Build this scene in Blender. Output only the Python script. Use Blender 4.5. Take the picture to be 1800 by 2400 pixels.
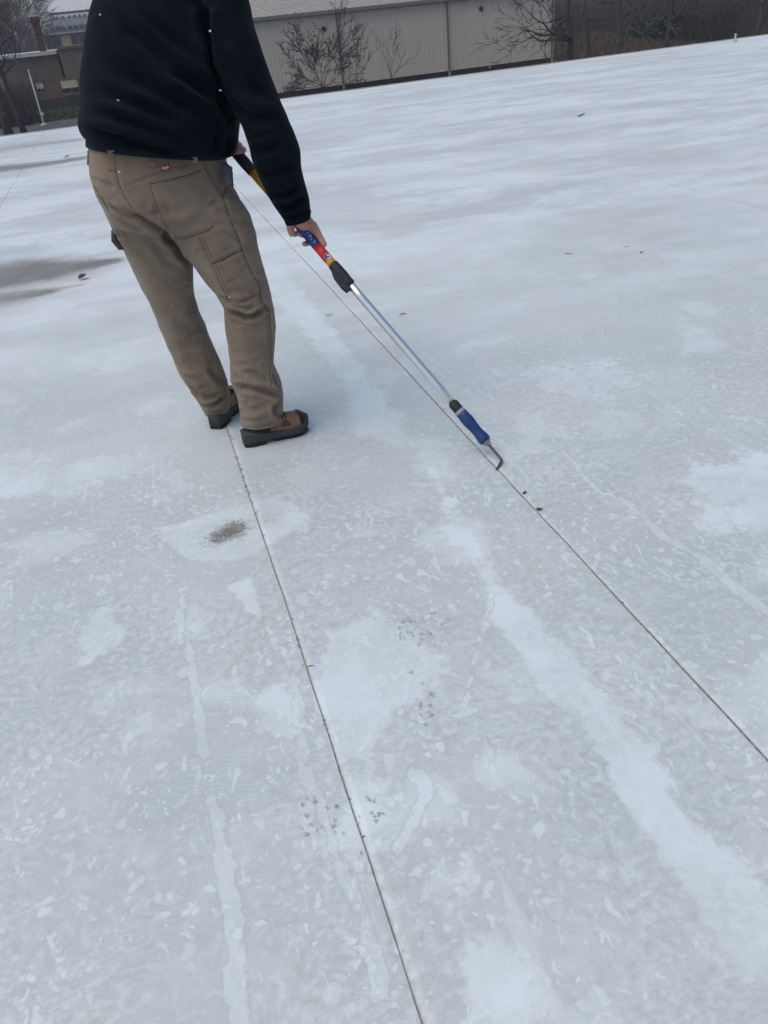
import bpy, bmesh, math, random
import numpy as np
from mathutils import Vector, Matrix, noise
from mathutils.bvhtree import BVHTree

for _o in list(bpy.data.objects):
    bpy.data.objects.remove(_o, do_unlink=True)
SC = bpy.context.scene
COL = SC.collection
rnd = random.Random(7)

# ------------------------------------------------------------------ camera
EYE = 1.40                                   # phone held at chest height above the membrane
FPX, PW, PH = 1850.0, 1800.0, 2400.0         # focal length in photo pixels, photo size
ROLL, PITCH, YAW = math.radians(6.03), math.radians(32.402), math.radians(14.0586)
_r = (math.cos(ROLL), -math.sin(ROLL)); _n = (math.sin(ROLL), math.cos(ROLL))

def direction(px, py):
    vx, vy = px - PW/2, py - PH/2
    a = vx*_r[0] + vy*_r[1]; b = vx*_n[0] + vy*_n[1]
    y = FPX*math.cos(PITCH) - b*math.sin(PITCH); z = -FPX*math.sin(PITCH) - b*math.cos(PITCH)
    c, s = math.cos(YAW), math.sin(YAW)
    return Vector((c*a + s*y, -s*a + c*y, z)).normalized()
C0 = Vector((0, 0, EYE))
def at(px, py, Y):                           # point of the photo at depth Y (world)
    d = direction(px, py); return C0 + d*(Y/d.y)
def gnd(px, py, z=0.0):                      # point of the photo on a level plane
    d = direction(px, py); return C0 + d*((z-EYE)/d.z)

fwd = direction(PW/2, PH/2)
right = (direction(PW/2+10, PH/2)/direction(PW/2+10, PH/2).dot(fwd) - fwd).normalized()
up = right.cross(fwd).normalized()
cam = bpy.data.objects.new('camera', bpy.data.cameras.new('camera')); COL.objects.link(cam)
cam.matrix_world = Matrix(((right.x, up.x, -fwd.x, 0), (right.y, up.y, -fwd.y, 0), (right.z, up.z, -fwd.z, EYE), (0, 0, 0, 1)))
cam.data.sensor_fit = 'VERTICAL'; cam.data.sensor_height = 36.0; cam.data.lens = 36.0*FPX/PH
cam.data.clip_start = 0.05; cam.data.clip_end = 3000
SC.camera = cam

# ------------------------------------------------------------------ light
SUN_EL, SUN_AZ = math.radians(64), math.radians(-104)      # azimuth from +Y towards +X
world = bpy.data.worlds.new('World'); SC.world = world; world.use_nodes = True
wn = world.node_tree.nodes; wl = world.node_tree.links
sky = wn.new('ShaderNodeTexSky'); sky.sky_type = 'NISHITA'; sky.sun_disc = False
sky.sun_elevation = SUN_EL; sky.sun_rotation = SUN_AZ
sky.air_density = 1.0; sky.dust_density = 3.0; sky.ozone_density = 1.5; sky.altitude = 0
bg = wn['Background']; bg.inputs['Strength'].default_value = 0.115
wl.new(sky.outputs[0], bg.inputs['Color'])
sd = bpy.data.lights.new('sun', 'SUN'); sd.energy = 1.0; sd.angle = math.radians(60); sd.color = (1.0, 0.97, 0.93)
sun = bpy.data.objects.new('sun', sd); COL.objects.link(sun)
sv = Vector((math.sin(SUN_AZ)*math.cos(SUN_EL), math.cos(SUN_AZ)*math.cos(SUN_EL), math.sin(SUN_EL)))
sun.rotation_euler = (-sv).to_track_quat('-Z', 'Y').to_euler()
vs = SC.view_settings; vs.view_transform = 'Standard'; vs.look = 'None'; vs.gamma = 1.0; vs.use_curve_mapping = False
vs.exposure = 0.45
SC.render.engine = 'CYCLES'; SC.cycles.max_bounces = 6; SC.cycles.diffuse_bounces = 3; SC.cycles.glossy_bounces = 3

# ------------------------------------------------------------------ helpers
def tag(o, label=None, cat=None, group=None, kind=None):
    if label: o['label'] = label
    if cat: o['category'] = cat
    if group: o['group'] = group
    if kind: o['kind'] = kind
    return o
def empty(name, loc=(0, 0, 0)):
    o = bpy.data.objects.new(name, None); COL.objects.link(o); o.location = loc; o.empty_display_size = 0.1
    return o
def link_mesh(name, me, m, parent=None):
    o = bpy.data.objects.new(name, me); COL.objects.link(o)
    if m is not None:
        me.materials.clear(); me.materials.append(m)
    if parent is not None:
        o.parent = parent
        if parent.type == 'EMPTY':
            o.matrix_parent_inverse = Matrix.Translation(-Vector(parent.location))
    return o
class MB:
    """collects shapes into one mesh"""
    def __init__(s): s.v = []; s.f = []
    def add(s, vs_, fs_):
        k = len(s.v); s.v += [tuple(p) for p in vs_]; s.f += [tuple(i+k for i in q) for q in fs_]
    def box(s, x0, x1, y0, y1, z0, z1, M=None):
        p = [Vector((x, y, z)) for z in (z0, z1) for y in (y0, y1) for x in (x0, x1)]
        if M is not None: p = [M @ q for q in p]
        s.add(p, [(0, 2, 3, 1), (4, 5, 7, 6), (0, 1, 5, 4), (2, 6, 7, 3), (0, 4, 6, 2), (1, 3, 7, 5)])
    def tube(s, pts, rad, n=8, caps=True):
        pts = [Vector(p) for p in pts]
        if not hasattr(rad, '__len__'): rad = [rad]*len(pts)
        t0 = (pts[1]-pts[0]).normalized()
        a = t0.cross(Vector((0, 0, 1)));
        if a.length < 1e-3: a = t0.cross(Vector((1, 0, 0)))
        a.normalize(); vs_ = []; fs_ = []
        for i, p in enumerate(pts):
            t = (pts[min(i+1, len(pts)-1)]-pts[max(i-1, 0)]).normalized()
            a = (a - t*a.dot(t)).normalized(); b = t.cross(a)
            for k in range(n):
                w = 2*math.pi*k/n; vs_.append(p + (a*math.cos(w)+b*math.sin(w))*rad[i])
        for i in range(len(pts)-1):
            for k in range(n):
                fs_.append((i*n+k, i*n+(k+1) % n, (i+1)*n+(k+1) % n, (i+1)*n+k))
        if caps:
            fs_.append(tuple(range(n-1, -1, -1))); fs_.append(tuple((len(pts)-1)*n+k for k in range(n)))
        s.add(vs_, fs_)
    def loft(s, rings):
        n = len(rings[0]); vs_ = [p for r in rings for p in r]; fs_ = []
        for i in range(len(rings)-1):
            for k in range(n):
                fs_.append((i*n+k, i*n+(k+1) % n, (i+1)*n+(k+1) % n, (i+1)*n+k))
        fs_.append(tuple(range(n-1, -1, -1))); fs_.append(tuple((len(rings)-1)*n+k for k in range(n)))
        s.add(vs_, fs_)
    def mesh(s, name='m', smooth=False):
        me = bpy.data.meshes.new(name); me.from_pydata(s.v, [], s.f); me.update()
        if smooth: me.polygons.foreach_set('use_smooth', [True]*len(me.polygons))
        return me
    def build(s, name, m, parent=None, smooth=False):
        return link_mesh(name, s.mesh(name, smooth), m, parent)

def remesh(me, voxel, iters=2):
    o = bpy.data.objects.new('tmp', me); COL.objects.link(o)
    md = o.modifiers.new('r', 'REMESH'); md.mode = 'VOXEL'; md.voxel_size = voxel; md.use_smooth_shade = True
    if iters:
        sm = o.modifiers.new('s', 'SMOOTH'); sm.factor = 0.5; sm.iterations = iters
    dg = bpy.context.evaluated_depsgraph_get(); dg.update()
    out = bpy.data.meshes.new_from_object(o.evaluated_get(dg))
    bpy.data.objects.remove(o, do_unlink=True)
    out.polygons.foreach_set('use_smooth', [True]*len(out.polygons))
    return out
def get_co(me):
    a = np.empty(len(me.vertices)*3); me.vertices.foreach_get('co', a); return a.reshape(-1, 3)
def get_no(me):
    a = np.empty(len(me.vertices)*3); me.vertices.foreach_get('normal', a); return a.reshape(-1, 3)
def set_co(me, a):
    me.vertices.foreach_set('co', a.astype(np.float64).ravel()); me.update()
def bvh_of(me):
    return BVHTree.FromPolygons([v.co.copy() for v in me.vertices], [tuple(p.vertices) for p in me.polygons])
def cast(bvh, px, py):
    d = direction(px, py); h, nrm, i, t = bvh.ray_cast(C0, d)
    return h, nrm
def cast_line(bvh, pts, step=6.0, off=0.0):
    out = []
    for (a, b) in zip(pts[:-1], pts[1:]):
        L = math.hypot(b[0]-a[0], b[1]-a[1]); n = max(1, int(L/step))
        for i in range(n):
            t = i/n; h, nr = cast(bvh, a[0]+(b[0]-a[0])*t, a[1]+(b[1]-a[1])*t)
            if h is not None: out.append(h + nr*off)
    h, nr = cast(bvh, *pts[-1])
    if h is not None: out.append(h + nr*off)
    return out
def crease(co, no, poly, depth, width, ridge=0.5):
    """press a fold into the cloth along a 3D polyline (ridges swell on both sides)"""
    P = np.array([tuple(p) for p in poly]); 
    if len(P) < 2: return
    lo, hi = P.min(0)-4*width, P.max(0)+4*width
    idx = np.where(((co > lo) & (co < hi)).all(1))[0]
    if len(idx) == 0: return
    Q = co[idx]; best = np.full(len(idx), 1e9); par = np.zeros(len(idx)); n = len(P)-1
    for i in range(n):
        a, b = P[i], P[i+1]; ab = b-a; L2 = max(ab @ ab, 1e-12)
        t = np.clip((Q-a) @ ab/L2, 0, 1); dd = np.linalg.norm(Q-(a+t[:, None]*ab), axis=1)
        m = dd < best; best[m] = dd[m]; par[m] = (i+t[m])/n
    taper = np.clip(np.minimum(par, 1-par)*5, 0.0, 1)
    s = best/width
    prof = -np.exp(-s*s) + ridge*np.exp(-((s-1.9)/0.9)**2)
    co[idx] += no[idx]*(prof*depth*taper)[:, None]
def wobble(co, no, amp, scale, seed=0.0, stretch=(1, 1, 1)):
    for i in range(len(co)):
        p = Vector((co[i, 0]*stretch[0]*scale+seed, co[i, 1]*stretch[1]*scale, co[i, 2]*stretch[2]*scale))
        co[i] += no[i]*(noise.noise(p)*amp)

# ------------------------------------------------------------------ materials
def new_mat(name):
    m = bpy.data.materials.new(name); m.use_nodes = True
    return m, m.node_tree.nodes, m.node_tree.links, m.node_tree.nodes['Principled BSDF']
def mat(name, col, rough=0.7, var=0.0, scale=20.0, bump=0.0, bscale=None, metal=0.0, spec=0.5, stretch=(1, 1, 1), col2=None, sheen=0.0):
    m, N, L, b = new_mat(name)
    b.inputs['Base Color'].default_value = (*col, 1); b.inputs['Roughness'].default_value = rough
    b.inputs['Metallic'].default_value = metal; b.inputs['Specular IOR Level'].default_value = spec
    if sheen: b.inputs['Sheen Weight'].default_value = sheen
    tc = N.new('ShaderNodeTexCoord'); mp = N.new('ShaderNodeMapping'); mp.inputs['Scale'].default_value = stretch
    L.new(tc.outputs['Object'], mp.inputs['Vector'])
    if var or col2:
        nz = N.new('ShaderNodeTexNoise'); nz.inputs['Scale'].default_value = scale; nz.inputs['Detail'].default_value = 6
        nz.inputs['Roughness'].default_value = 0.65
        L.new(mp.outputs[0], nz.inputs['Vector'])
        cr = N.new('ShaderNodeValToRGB'); cr.color_ramp.elements[0].position = 0.3; cr.color_ramp.elements[1].position = 0.7
        c2 = col2 if col2 else tuple(min(1, c*(1+var)) for c in col)
        c1 = col if col2 else tuple(c*(1-var) for c in col)
        cr.color_ramp.elements[0].color = (*c1, 1); cr.color_ramp.elements[1].color = (*c2, 1)
        L.new(nz.outputs[0], cr.inputs[0]); L.new(cr.outputs[0], b.inputs['Base Color'])
    if bump:
        nb = N.new('ShaderNodeTexNoise'); nb.inputs['Scale'].default_value = bscale or scale*4; nb.inputs['Detail'].default_value = 5
        L.new(mp.outputs[0], nb.inputs['Vector'])
        bp = N.new('ShaderNodeBump'); bp.inputs['Strength'].default_value = bump; bp.inputs['Distance'].default_value = 0.003
        L.new(nb.outputs[0], bp.inputs['Height']); L.new(bp.outputs[0], b.inputs['Normal'])
    return m

M = {}
M['grime'] = mat('seam_grime', (0.17, 0.155, 0.145), 0.9, 0.5, 60)
M['soil'] = mat('soil', (0.07, 0.06, 0.05), 0.9, 0.5, 90)
M['duck'] = mat('cotton_duck', (0.180, 0.136, 0.094), 0.92, 0.2, 9, 0.35, 900, sheen=0.15)
M['stitch'] = mat('stitching', (0.030, 0.021, 0.015), 0.9)
M['stitch_pale'] = mat('stitching_pale', (0.135, 0.10, 0.07), 0.9)
M['fleece'] = mat('fleece', (0.0016, 0.0044, 0.0082), 0.95, 0.3, 14, 0.4, 500, spec=0.12, sheen=0.02)
M['belt'] = mat('belt_leather', (0.006, 0.010, 0.016), 0.8, 0.2, 30, spec=.2)
M['skin'] = mat('skin', (0.46, 0.235, 0.17), 0.5, 0.12, 30, 0.2, 260)
M['hair'] = mat('hair', (0.03, 0.02, 0.013), 0.7, 0.4, 80, 0.6, 200)
M['boot'] = mat('boot_leather', (0.185, 0.092, 0.046), 0.6, 0.35, 28, 0.4, 160)
M['boot_dark'] = mat('boot_dark_leather', (0.009, 0.013, 0.019), 0.6, 0.25, 40, spec=.3)
M['boot_patch'] = mat('boot_mesh_patch', (0.050, 0.036, 0.030), 0.8, 0.25, 120)
M['sole'] = mat('boot_rubber', (0.040, 0.037, 0.036), 0.75, 0.25, 40, 0.3, 120)
M['outsole'] = mat('boot_outsole', (0.010, 0.010, 0.011), 0.8)
M['toe'] = mat('toe_rubber', (0.008, 0.009, 0.011), 0.4, spec=.3)
M['lace'] = mat('lace', (0.016, 0.013, 0.012), 0.9)
M['eyelet'] = mat('eyelet', (0.42, 0.26, 0.17), 0.6)
M['red_tag'] = mat('red_tag', (0.26, 0.012, 0.035), 0.8, 0.15, 200)
M['white_ink'] = mat('white_ink', (0.72, 0.70, 0.70), 0.8)
M['blackgrip'] = mat('black_grip', (0.012, 0.013, 0.016), 0.6, 0.3, 60, 0.25, 200)
M['yellow'] = mat('yellow_fibreglass', (0.56, 0.27, 0.012), 0.45, 0.12, 15)
M['bluelabel'] = mat('blue_label', (0.008, 0.045, 0.19), 0.35, 0.2, 25)
M['redlabel'] = mat('red_label', (0.60, 0.022, 0.028), 0.35, 0.15, 40)
M['orange'] = mat('orange_band', (0.62, 0.27, 0.02), 0.4)
M['navy_ink'] = mat('navy_ink', (0.008, 0.02, 0.13), 0.5)
M['yellow_ink'] = mat('yellow_ink', (0.55, 0.40, 0.03), 0.5)
M['alu'] = mat('aluminium', (0.74, 0.73, 0.71), 0.32, 0.06, 30, 0.05, 200, metal=1.0, stretch=(1, 1, 1))
M['bluegrip'] = mat('blue_grip', (0.004, 0.032, 0.135), 0.5, 0.1, 30)
M['greyferrule'] = mat('grey_ferrule', (0.24, 0.26, 0.265), 0.45, 0.1, 60)
M['steel'] = mat('steel_rod', (0.055, 0.052, 0.052), 0.5, 0.3, 80)
M['rag'] = mat('grey_cloth', (0.055, 0.06, 0.075), 0.95, 0.3, 60)
M['leaf'] = mat('dead_leaf', (0.055, 0.028, 0.022), 0.8, 0.5, 60)
M['snow'] = mat('snowflake', (0.86, 0.88, 0.92), 0.7)

# ---- roof membrane: dirt film with washed and scuffed marks
def membrane_material():
    m, N, L, b = new_mat('roof_membrane')
    tc = N.new('ShaderNodeTexCoord'); OBJ = tc.outputs['Object']
    def mp(scale, loc=(0, 0, 0), rot=0.0, src=None):
        n = N.new('ShaderNodeMapping'); n.inputs['Scale'].default_value = scale; n.inputs['Location'].default_value = loc
        n.inputs['Rotation'].default_value = (0, 0, rot); L.new(src or OBJ, n.inputs['Vector']); return n.outputs[0]
    def nz(vec, scale, detail=4, rough=0.55, dist=0.0):
        n = N.new('ShaderNodeTexNoise'); n.inputs['Scale'].default_value = scale; n.inputs['Detail'].default_value = detail
        n.inputs['Roughness'].default_value = rough; n.inputs['Distortion'].default_value = dist; L.new(vec, n.inputs['Vector']); return n.outputs[0]
    def mth(op, a, b_=None, c=None, clamp=False):
        n = N.new('ShaderNodeMath'); n.operation = op; n.use_clamp = clamp
        for i, x in enumerate((a, b_, c)):
            if x is None: continue
            if isinstance(x, (int, float)): n.inputs[i].default_value = x
            else: L.new(x, n.inputs[i])
        return n.outputs[0]
    def ss(x, lo, hi, a=0.0, b_=1.0):
        n = N.new('ShaderNodeMapRange'); n.interpolation_type = 'SMOOTHSTEP'
        n.inputs[1].default_value = lo; n.inputs[2].default_value = hi; n.inputs[3].default_value = a; n.inputs[4].default_value = b_
        L.new(x, n.inputs[0]); return n.outputs[0]
    def mix(fac, c1, c2):
        n = N.new('ShaderNodeMix'); n.data_type = 'RGBA'
        if isinstance(fac, (int, float)): n.inputs[0].default_value = fac
        else: L.new(fac, n.inputs[0])
        for s_, c in ((n.inputs[6], c1), (n.inputs[7], c2)):
            if isinstance(c, tuple): s_.default_value = (*c, 1)
            else: L.new(c, s_)
        return n.outputs[2]
    def attr(nm):
        n = N.new('ShaderNodeAttribute'); n.attribute_name = nm; return n.outputs['Fac']
    def vmul(vec, add):
        n = N.new('ShaderNodeVectorMath'); n.operation = 'ADD'; L.new(vec, n.inputs[0]); L.new(add, n.inputs[1]); return n.outputs[0]
    # warped coordinates
    w = N.new('ShaderNodeTexNoise'); w.inputs['Scale'].default_value = 6.0; w.inputs['Detail'].default_value = 3
    L.new(OBJ, w.inputs['Vector'])
    wsub = N.new('ShaderNodeVectorMath'); wsub.operation = 'MULTIPLY_ADD'
    L.new(w.outputs['Color'], wsub.inputs[0]); wsub.inputs[1].default_value = (0.10, 0.10, 0.0); wsub.inputs[2].default_value = (-0.05, -0.05, 0)
    WARP = vmul(OBJ, wsub.outputs[0])
    W2n = N.new('ShaderNodeTexNoise'); W2n.inputs['Scale'].default_value = 16.0; W2n.inputs['Detail'].default_value = 3; L.new(OBJ, W2n.inputs['Vector'])
    W2a = N.new('ShaderNodeVectorMath'); W2a.operation = 'MULTIPLY_ADD'; L.new(W2n.outputs['Color'], W2a.inputs[0]); W2a.inputs[1].default_value = (.075, .10, 0); W2a.inputs[2].default_value = (-.037, -.05, 0)
    WARP2 = vmul(OBJ, W2a.outputs[0])
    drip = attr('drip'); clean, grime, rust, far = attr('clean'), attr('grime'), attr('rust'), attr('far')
    # broad tone of the film
    big = nz(OBJ, 0.9, 4, 0.6)
    mid = nz(mp((1, 1, 1), (3, 5, 0)), 4.0, 4, 0.6, 0.4)
    film = mix(ss(big, 0.3, 0.7), (0.392, 0.433, 0.424), (0.458, 0.500, 0.490))
    film = mix(mth('MULTIPLY', ss(mid, 0.45, 0.7), 0.45), film, (0.515, 0.552, 0.54))
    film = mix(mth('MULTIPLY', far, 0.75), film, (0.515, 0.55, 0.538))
    pinkn = nz(mp((1, 1, 1), (9, 2, 0)), 1.7, 2, 0.5)
    film = mix(mth('MULTIPLY', ss(pinkn, 0.5, 0.72), 0.5), film, (0.468, 0.462, 0.455))
    greenn = nz(mp((1, 1, 1), (1, 22, 0)), 1.3, 2, 0.5)
    film = mix(mth('MULTIPLY', ss(greenn, 0.55, 0.75), 0.4), film, (0.445, 0.490, 0.452))
    mott = nz(WARP, 44.0, 3, 0.6, 0.0)
    mz = ss(nz(mp((1, 1, 1), (71, 9, 0)), 2.0, 3, 0.6), 0.30, 0.62, 0.25, 1.0)
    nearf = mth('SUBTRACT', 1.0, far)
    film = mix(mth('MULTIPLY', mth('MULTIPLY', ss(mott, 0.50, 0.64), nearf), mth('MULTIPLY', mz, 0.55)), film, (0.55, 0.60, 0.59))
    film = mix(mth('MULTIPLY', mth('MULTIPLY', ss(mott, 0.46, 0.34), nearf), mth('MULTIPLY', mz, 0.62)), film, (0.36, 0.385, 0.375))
    # washed-clean areas: soft field + ragged edge
    edge = nz(WARP, 6.0, 5, 0.62)
    field = mth('ADD', clean, mth('MULTIPLY', mth('SUBTRACT', edge, 0.5), 1.7))
    field = mth('ADD', field, mth('MULTIPLY', mth('SUBTRACT', nz(WARP2, 31.0, 3, 0.6), 0.5), 1.0))
    area = ss(field, 0.28, 0.80)
    rim = mth('MULTIPLY', ss(field, 0.30, 0.41), mth('SUBTRACT', 1.0, ss(field, 0.41, 0.50)))
    free = nz(mp((1, 1, 1), (40, 13, 0), 0, WARP), 2.3, 5, 0.6)
    area2 = ss(free, 0.53, 0.66)
    rim2 = mth('MULTIPLY', ss(free, 0.54, 0.575), mth('SUBTRACT', 1.0, ss(free, 0.575, 0.6)))
    # small scuffs and splashes, crisp, gathered in some zones
    zone = ss(nz(mp((1, 1, 1), (7, 31, 0)), 1.6, 3, 0.5), 0.30, 0.56)
    def spots(vec, scale, keep, rmin, rmax):
        v = N.new('ShaderNodeTexVoronoi'); v.inputs['Scale'].default_value = scale; v.inputs['Randomness'].default_value = 1.0; L.new(vec, v.inputs['Vector'])
        sp = N.new('ShaderNodeSeparateColor'); L.new(v.outputs['Color'], sp.inputs[0])
        rad = mth('MULTIPLY_ADD', mth('POWER', sp.outputs[0], 2.0), rmax-rmin, rmin)
        q_ = mth('DIVIDE', v.outputs['Distance'], rad)
        inten = mth('MULTIPLY', ss(sp.outputs[1], keep, keep+.02), mth('MULTIPLY_ADD', sp.outputs[2], .75, .25))
        body_ = mth('MULTIPLY', ss(q_, 1.12, .72), inten)
        rim_ = mth('MULTIPLY', mth('MULTIPLY', ss(q_, 1.35, 1.1), ss(q_, .85, 1.05)), inten)
        return body_, rim_
    s1, r1 = spots(mp((1.25, .8, 1), (0, 0, 0), .2, WARP2), 17.0, .22, .10, .40)
    s2, r2 = spots(mp((1, .9, 1), (3, 7, 0), .5, WARP2), 54.0, .0, .16, .62)
    sc3 = nz(mp((2.6, 0.9, 1), (5, 1, 0), 0.25, WARP), 13.0, 3, 0.5, 0.8)
    s3 = ss(sc3, 0.64, 0.70)
    # drips running with the fall, thin and long
    dr = nz(mp((13.0, 0.55, 1), (2, 9, 0), 0.06), 1.0, 4, 0.6, 0.6)
    drm = mth('MULTIPLY', ss(dr, 0.635, 0.67), ss(nz(mp((1, 1, 1), (13, 17, 0)), 1.1, 2), 0.42, 0.6))
    # boot-tread combs
    wv = N.new('ShaderNodeTexWave'); wv.wave_type = 'RINGS'; wv.inputs['Scale'].default_value = 22.0; wv.inputs['Distortion'].default_value = 9.0
    wv.inputs['Detail'].default_value = 2.0; wv.inputs['Detail Scale'].default_value = 1.2; L.new(mp((1, 1, 1), (0.37, 0.61, 0)), wv.inputs['Vector'])
    tz = ss(nz(mp((1, 1, 1), (21, 8, 0)), 3.1, 2, 0.6), 0.52, 0.62)
    tread = mth('MULTIPLY', ss(wv.outputs['Fac'], 0.55, 0.8), tz)
    near = mth('SUBTRACT', 1.0, far)
    small = mth('MAXIMUM', mth('MULTIPLY', s1, 0.62), mth('MAXIMUM', mth('MULTIPLY', s2, 0.9), mth('MULTIPLY', s3, 0.85)))
    small = mth('MULTIPLY', small, zone)
    small = mth('MAXIMUM', small, mth('MAXIMUM', mth('MULTIPLY', drm, 0.42), mth('MULTIPLY', tread, 0.22)))
    rims = mth('MAXIMUM', mth('MULTIPLY', mth('MULTIPLY', mth('MAXIMUM', r1, r2), zone), 0.8), mth('MAXIMUM', mth('MULTIPLY', rim, 0.5), mth('MULTIPLY', rim2, 0.7)))
    white = mix(nz(mp((1, 1, 1), (2, 2, 0)), 3.0, 4), (0.575, 0.645, 0.642), (0.62, 0.688, 0.680))
    col = mix(mth('MULTIPLY', rims, mth('MULTIPLY', near, 0.5)), film, (0.375, 0.395, 0.385))
    col = mix(mth('MULTIPLY', small, mth('MULTIPLY', near, 0.72)), col, white)
    fade = ss(nz(mp((1, 1, 1), (17, 4, 0)), 3.3, 3, 0.6), 0.35, 0.65, 0.5, 1.0)
    col = mix(mth('MULTIPLY', area2, mth('MULTIPLY', fade, 0.50)), col, white)
    col = mix(mth('MULTIPLY', area, mth('MULTIPLY', fade, 0.80)), col, white)
    dfield = mth('ADD', drip, mth('MULTIPLY_ADD', nz(WARP2, 17.0, 3, 0.6), 1.5, -0.75))
    dm = ss(dfield, 0.42, 0.54); dr_ = mth('MULTIPLY', ss(dfield, 0.26, 0.42), ss(dfield, 0.54, 0.42))
    col = mix(mth('MULTIPLY', dr_, 0.35), col, (0.36, 0.39, 0.38))
    col = mix(mth('MULTIPLY', dm, mth('MULTIPLY', fade, 0.42)), col, white)
    # far off: pale and grey drifts lying across the fall
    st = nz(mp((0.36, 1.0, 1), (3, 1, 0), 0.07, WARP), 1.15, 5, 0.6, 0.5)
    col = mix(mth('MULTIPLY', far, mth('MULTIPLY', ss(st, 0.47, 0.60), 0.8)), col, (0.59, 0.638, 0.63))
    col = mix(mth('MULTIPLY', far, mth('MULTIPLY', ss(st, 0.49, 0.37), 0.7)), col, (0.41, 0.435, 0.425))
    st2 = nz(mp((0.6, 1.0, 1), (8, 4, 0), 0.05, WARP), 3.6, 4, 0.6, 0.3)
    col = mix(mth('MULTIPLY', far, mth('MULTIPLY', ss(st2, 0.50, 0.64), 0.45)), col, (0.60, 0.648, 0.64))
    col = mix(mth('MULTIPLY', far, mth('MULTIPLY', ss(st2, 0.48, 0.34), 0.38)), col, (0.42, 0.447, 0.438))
    # grime: grey-brown, speckled
    gn = mth('MULTIPLY_ADD', nz(OBJ, 120.0, 3, 0.7), 0.6, mth('MULTIPLY', nz(WARP, 26.0, 4, 0.7), 0.4))
    gf = mth('ADD', grime, mth('MULTIPLY', mth('SUBTRACT', gn, 0.5), 3.2))
    gm = mth('MULTIPLY', ss(gf, 0.42, 0.80), ss(grime, 0.02, 0.25))
    col = mix(mth('MULTIPLY', ss(grime, 0.05, 0.75), mth('MULTIPLY', ss(st2, 0.36, 0.58, 0.55, 1.0), ss(mid, 0.35, 0.65, 0.65, 1.0))), col, (0.165, 0.138, 0.122))
    col = mix(mth('MULTIPLY', gm, 0.8), col, mix(ss(gn, 0.4, 0.6), (0.075, 0.07, 0.058), (0.19, 0.175, 0.155)))
    col = mix(mth('MULTIPLY', mth('MULTIPLY', rust, 0.7), mth('ADD', 0.25, mth('MULTIPLY', mid, 0.9))), col, (0.42, 0.35, 0.27))
    sp_ = attr('spot'); sn = nz(OBJ, 150.0, 3, 0.7); sn2 = nz(mp((1, 1, 1), (3, 3, 0), 0.5), 45.0, 3, 0.6)
    sf = mth('ADD', sp_, mth('ADD', mth('MULTIPLY_ADD', sn, 2.6, -1.3), mth('MULTIPLY_ADD', sn2, 1.6, -0.8)))
    col = mix(mth('MULTIPLY', mth('MULTIPLY', ss(sf, 0.45, 0.95), ss(sp_, 0.06, 0.35)), 0.82), col, (0.075, 0.068, 0.052))
    col = mix(mth('MULTIPLY', ss(sp_, 0.3, 1.0), 0.45), col, (0.16, 0.145, 0.12))
    # pepper specks
    pv = N.new('ShaderNodeTexVoronoi'); pv.inputs['Scale'].default_value = 14.0; L.new(OBJ, pv.inputs['Vector'])
    pm = mth('MULTIPLY', ss(pv.outputs['Distance'], 0.055, 0.03), ss(nz(mp((1, 1, 1), (5, 50, 0)), 2.7, 2), 0.55, 0.66))
    col = mix(mth('MULTIPLY', pm, 0.5), col, (0.12, 0.11, 0.10))
    L.new(col, b.inputs['Base Color'])
    rg = mth('SUBTRACT', 0.50, mth('MULTIPLY', area, 0.08)); L.new(rg, b.inputs['Roughness'])
    b.inputs['Specular IOR Level'].default_value = 0.6
    bp = N.new('ShaderNodeBump'); bp.inputs['Strength'].default_value = 0.25; bp.inputs['Distance'].default_value = 0.004
    hh = mth('ADD', mth('MULTIPLY', nz(OBJ, 1.1, 1), 6.0), mth('MULTIPLY', nz(OBJ, 140.0, 1), 0.15))
    L.new(hh, bp.inputs['Height']); L.new(bp.outputs[0], b.inputs['Normal'])
    return m
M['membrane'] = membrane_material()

# ------------------------------------------------------------------ the roof
EDGE = lambda x: 18.03 + 0.066*x                 # far eave line
SEAMS = [(-13.6, .15), (-10.55, .2), (-7.5, .25), (-4.45, .3), (-1.395, .8), (0.133, 1.0), (0.984, 1.0), (4.12, .35), (7.2, .12), (10.25, .1), (13.3, .1), (16.4, .1), (19.5, .1), (22.6, .1), (25.7, .1), (28.8, .1)]

def seg_dist(X, Y, P):
    """distance of grid points to a polyline of (x, y, half width): returns distance/width"""
    best = np.full(X.shape, 1e9)
    if len(P) == 1:
        return np.hypot(X-P[0][0], Y-P[0][1])/P[0][2]
    for (a, b) in zip(P[:-1], P[1:]):
        dx, dy = b[0]-a[0], b[1]-a[1]; L2 = dx*dx+dy*dy+1e-12
        t = np.clip(((X-a[0])*dx+(Y-a[1])*dy)/L2, 0, 1)
        d = np.hypot(X-(a[0]+t*dx), Y-(a[1]+t*dy))/(a[2]+t*(b[2]-a[2]))
        best = np.minimum(best, d)
    return best
def poly_sdf(X, Y, P):
    """signed distance (negative inside) to a polygon"""
    best = np.full(X.shape, 1e9); inside = np.zeros(X.shape, bool); n = len(P)
    for i in range(n):
        x0, y0 = P[i]; x1, y1 = P[(i+1) % n]; dx, dy = x1-x0, y1-y0
        t = np.clip(((X-x0)*dx+(Y-y0)*dy)/(dx*dx+dy*dy+1e-12), 0, 1)
        best = np.minimum(best, np.hypot(X-(x0+t*dx), Y-(y0+t*dy)))
        c = ((y0 > Y) != (y1 > Y)) & (X < dx*(Y-y0)/(dy+1e-12)+x0); inside ^= c
    return np.where(inside, -best, best)
def G2(p): q = gnd(*p); return (q.x, q.y)
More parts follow.
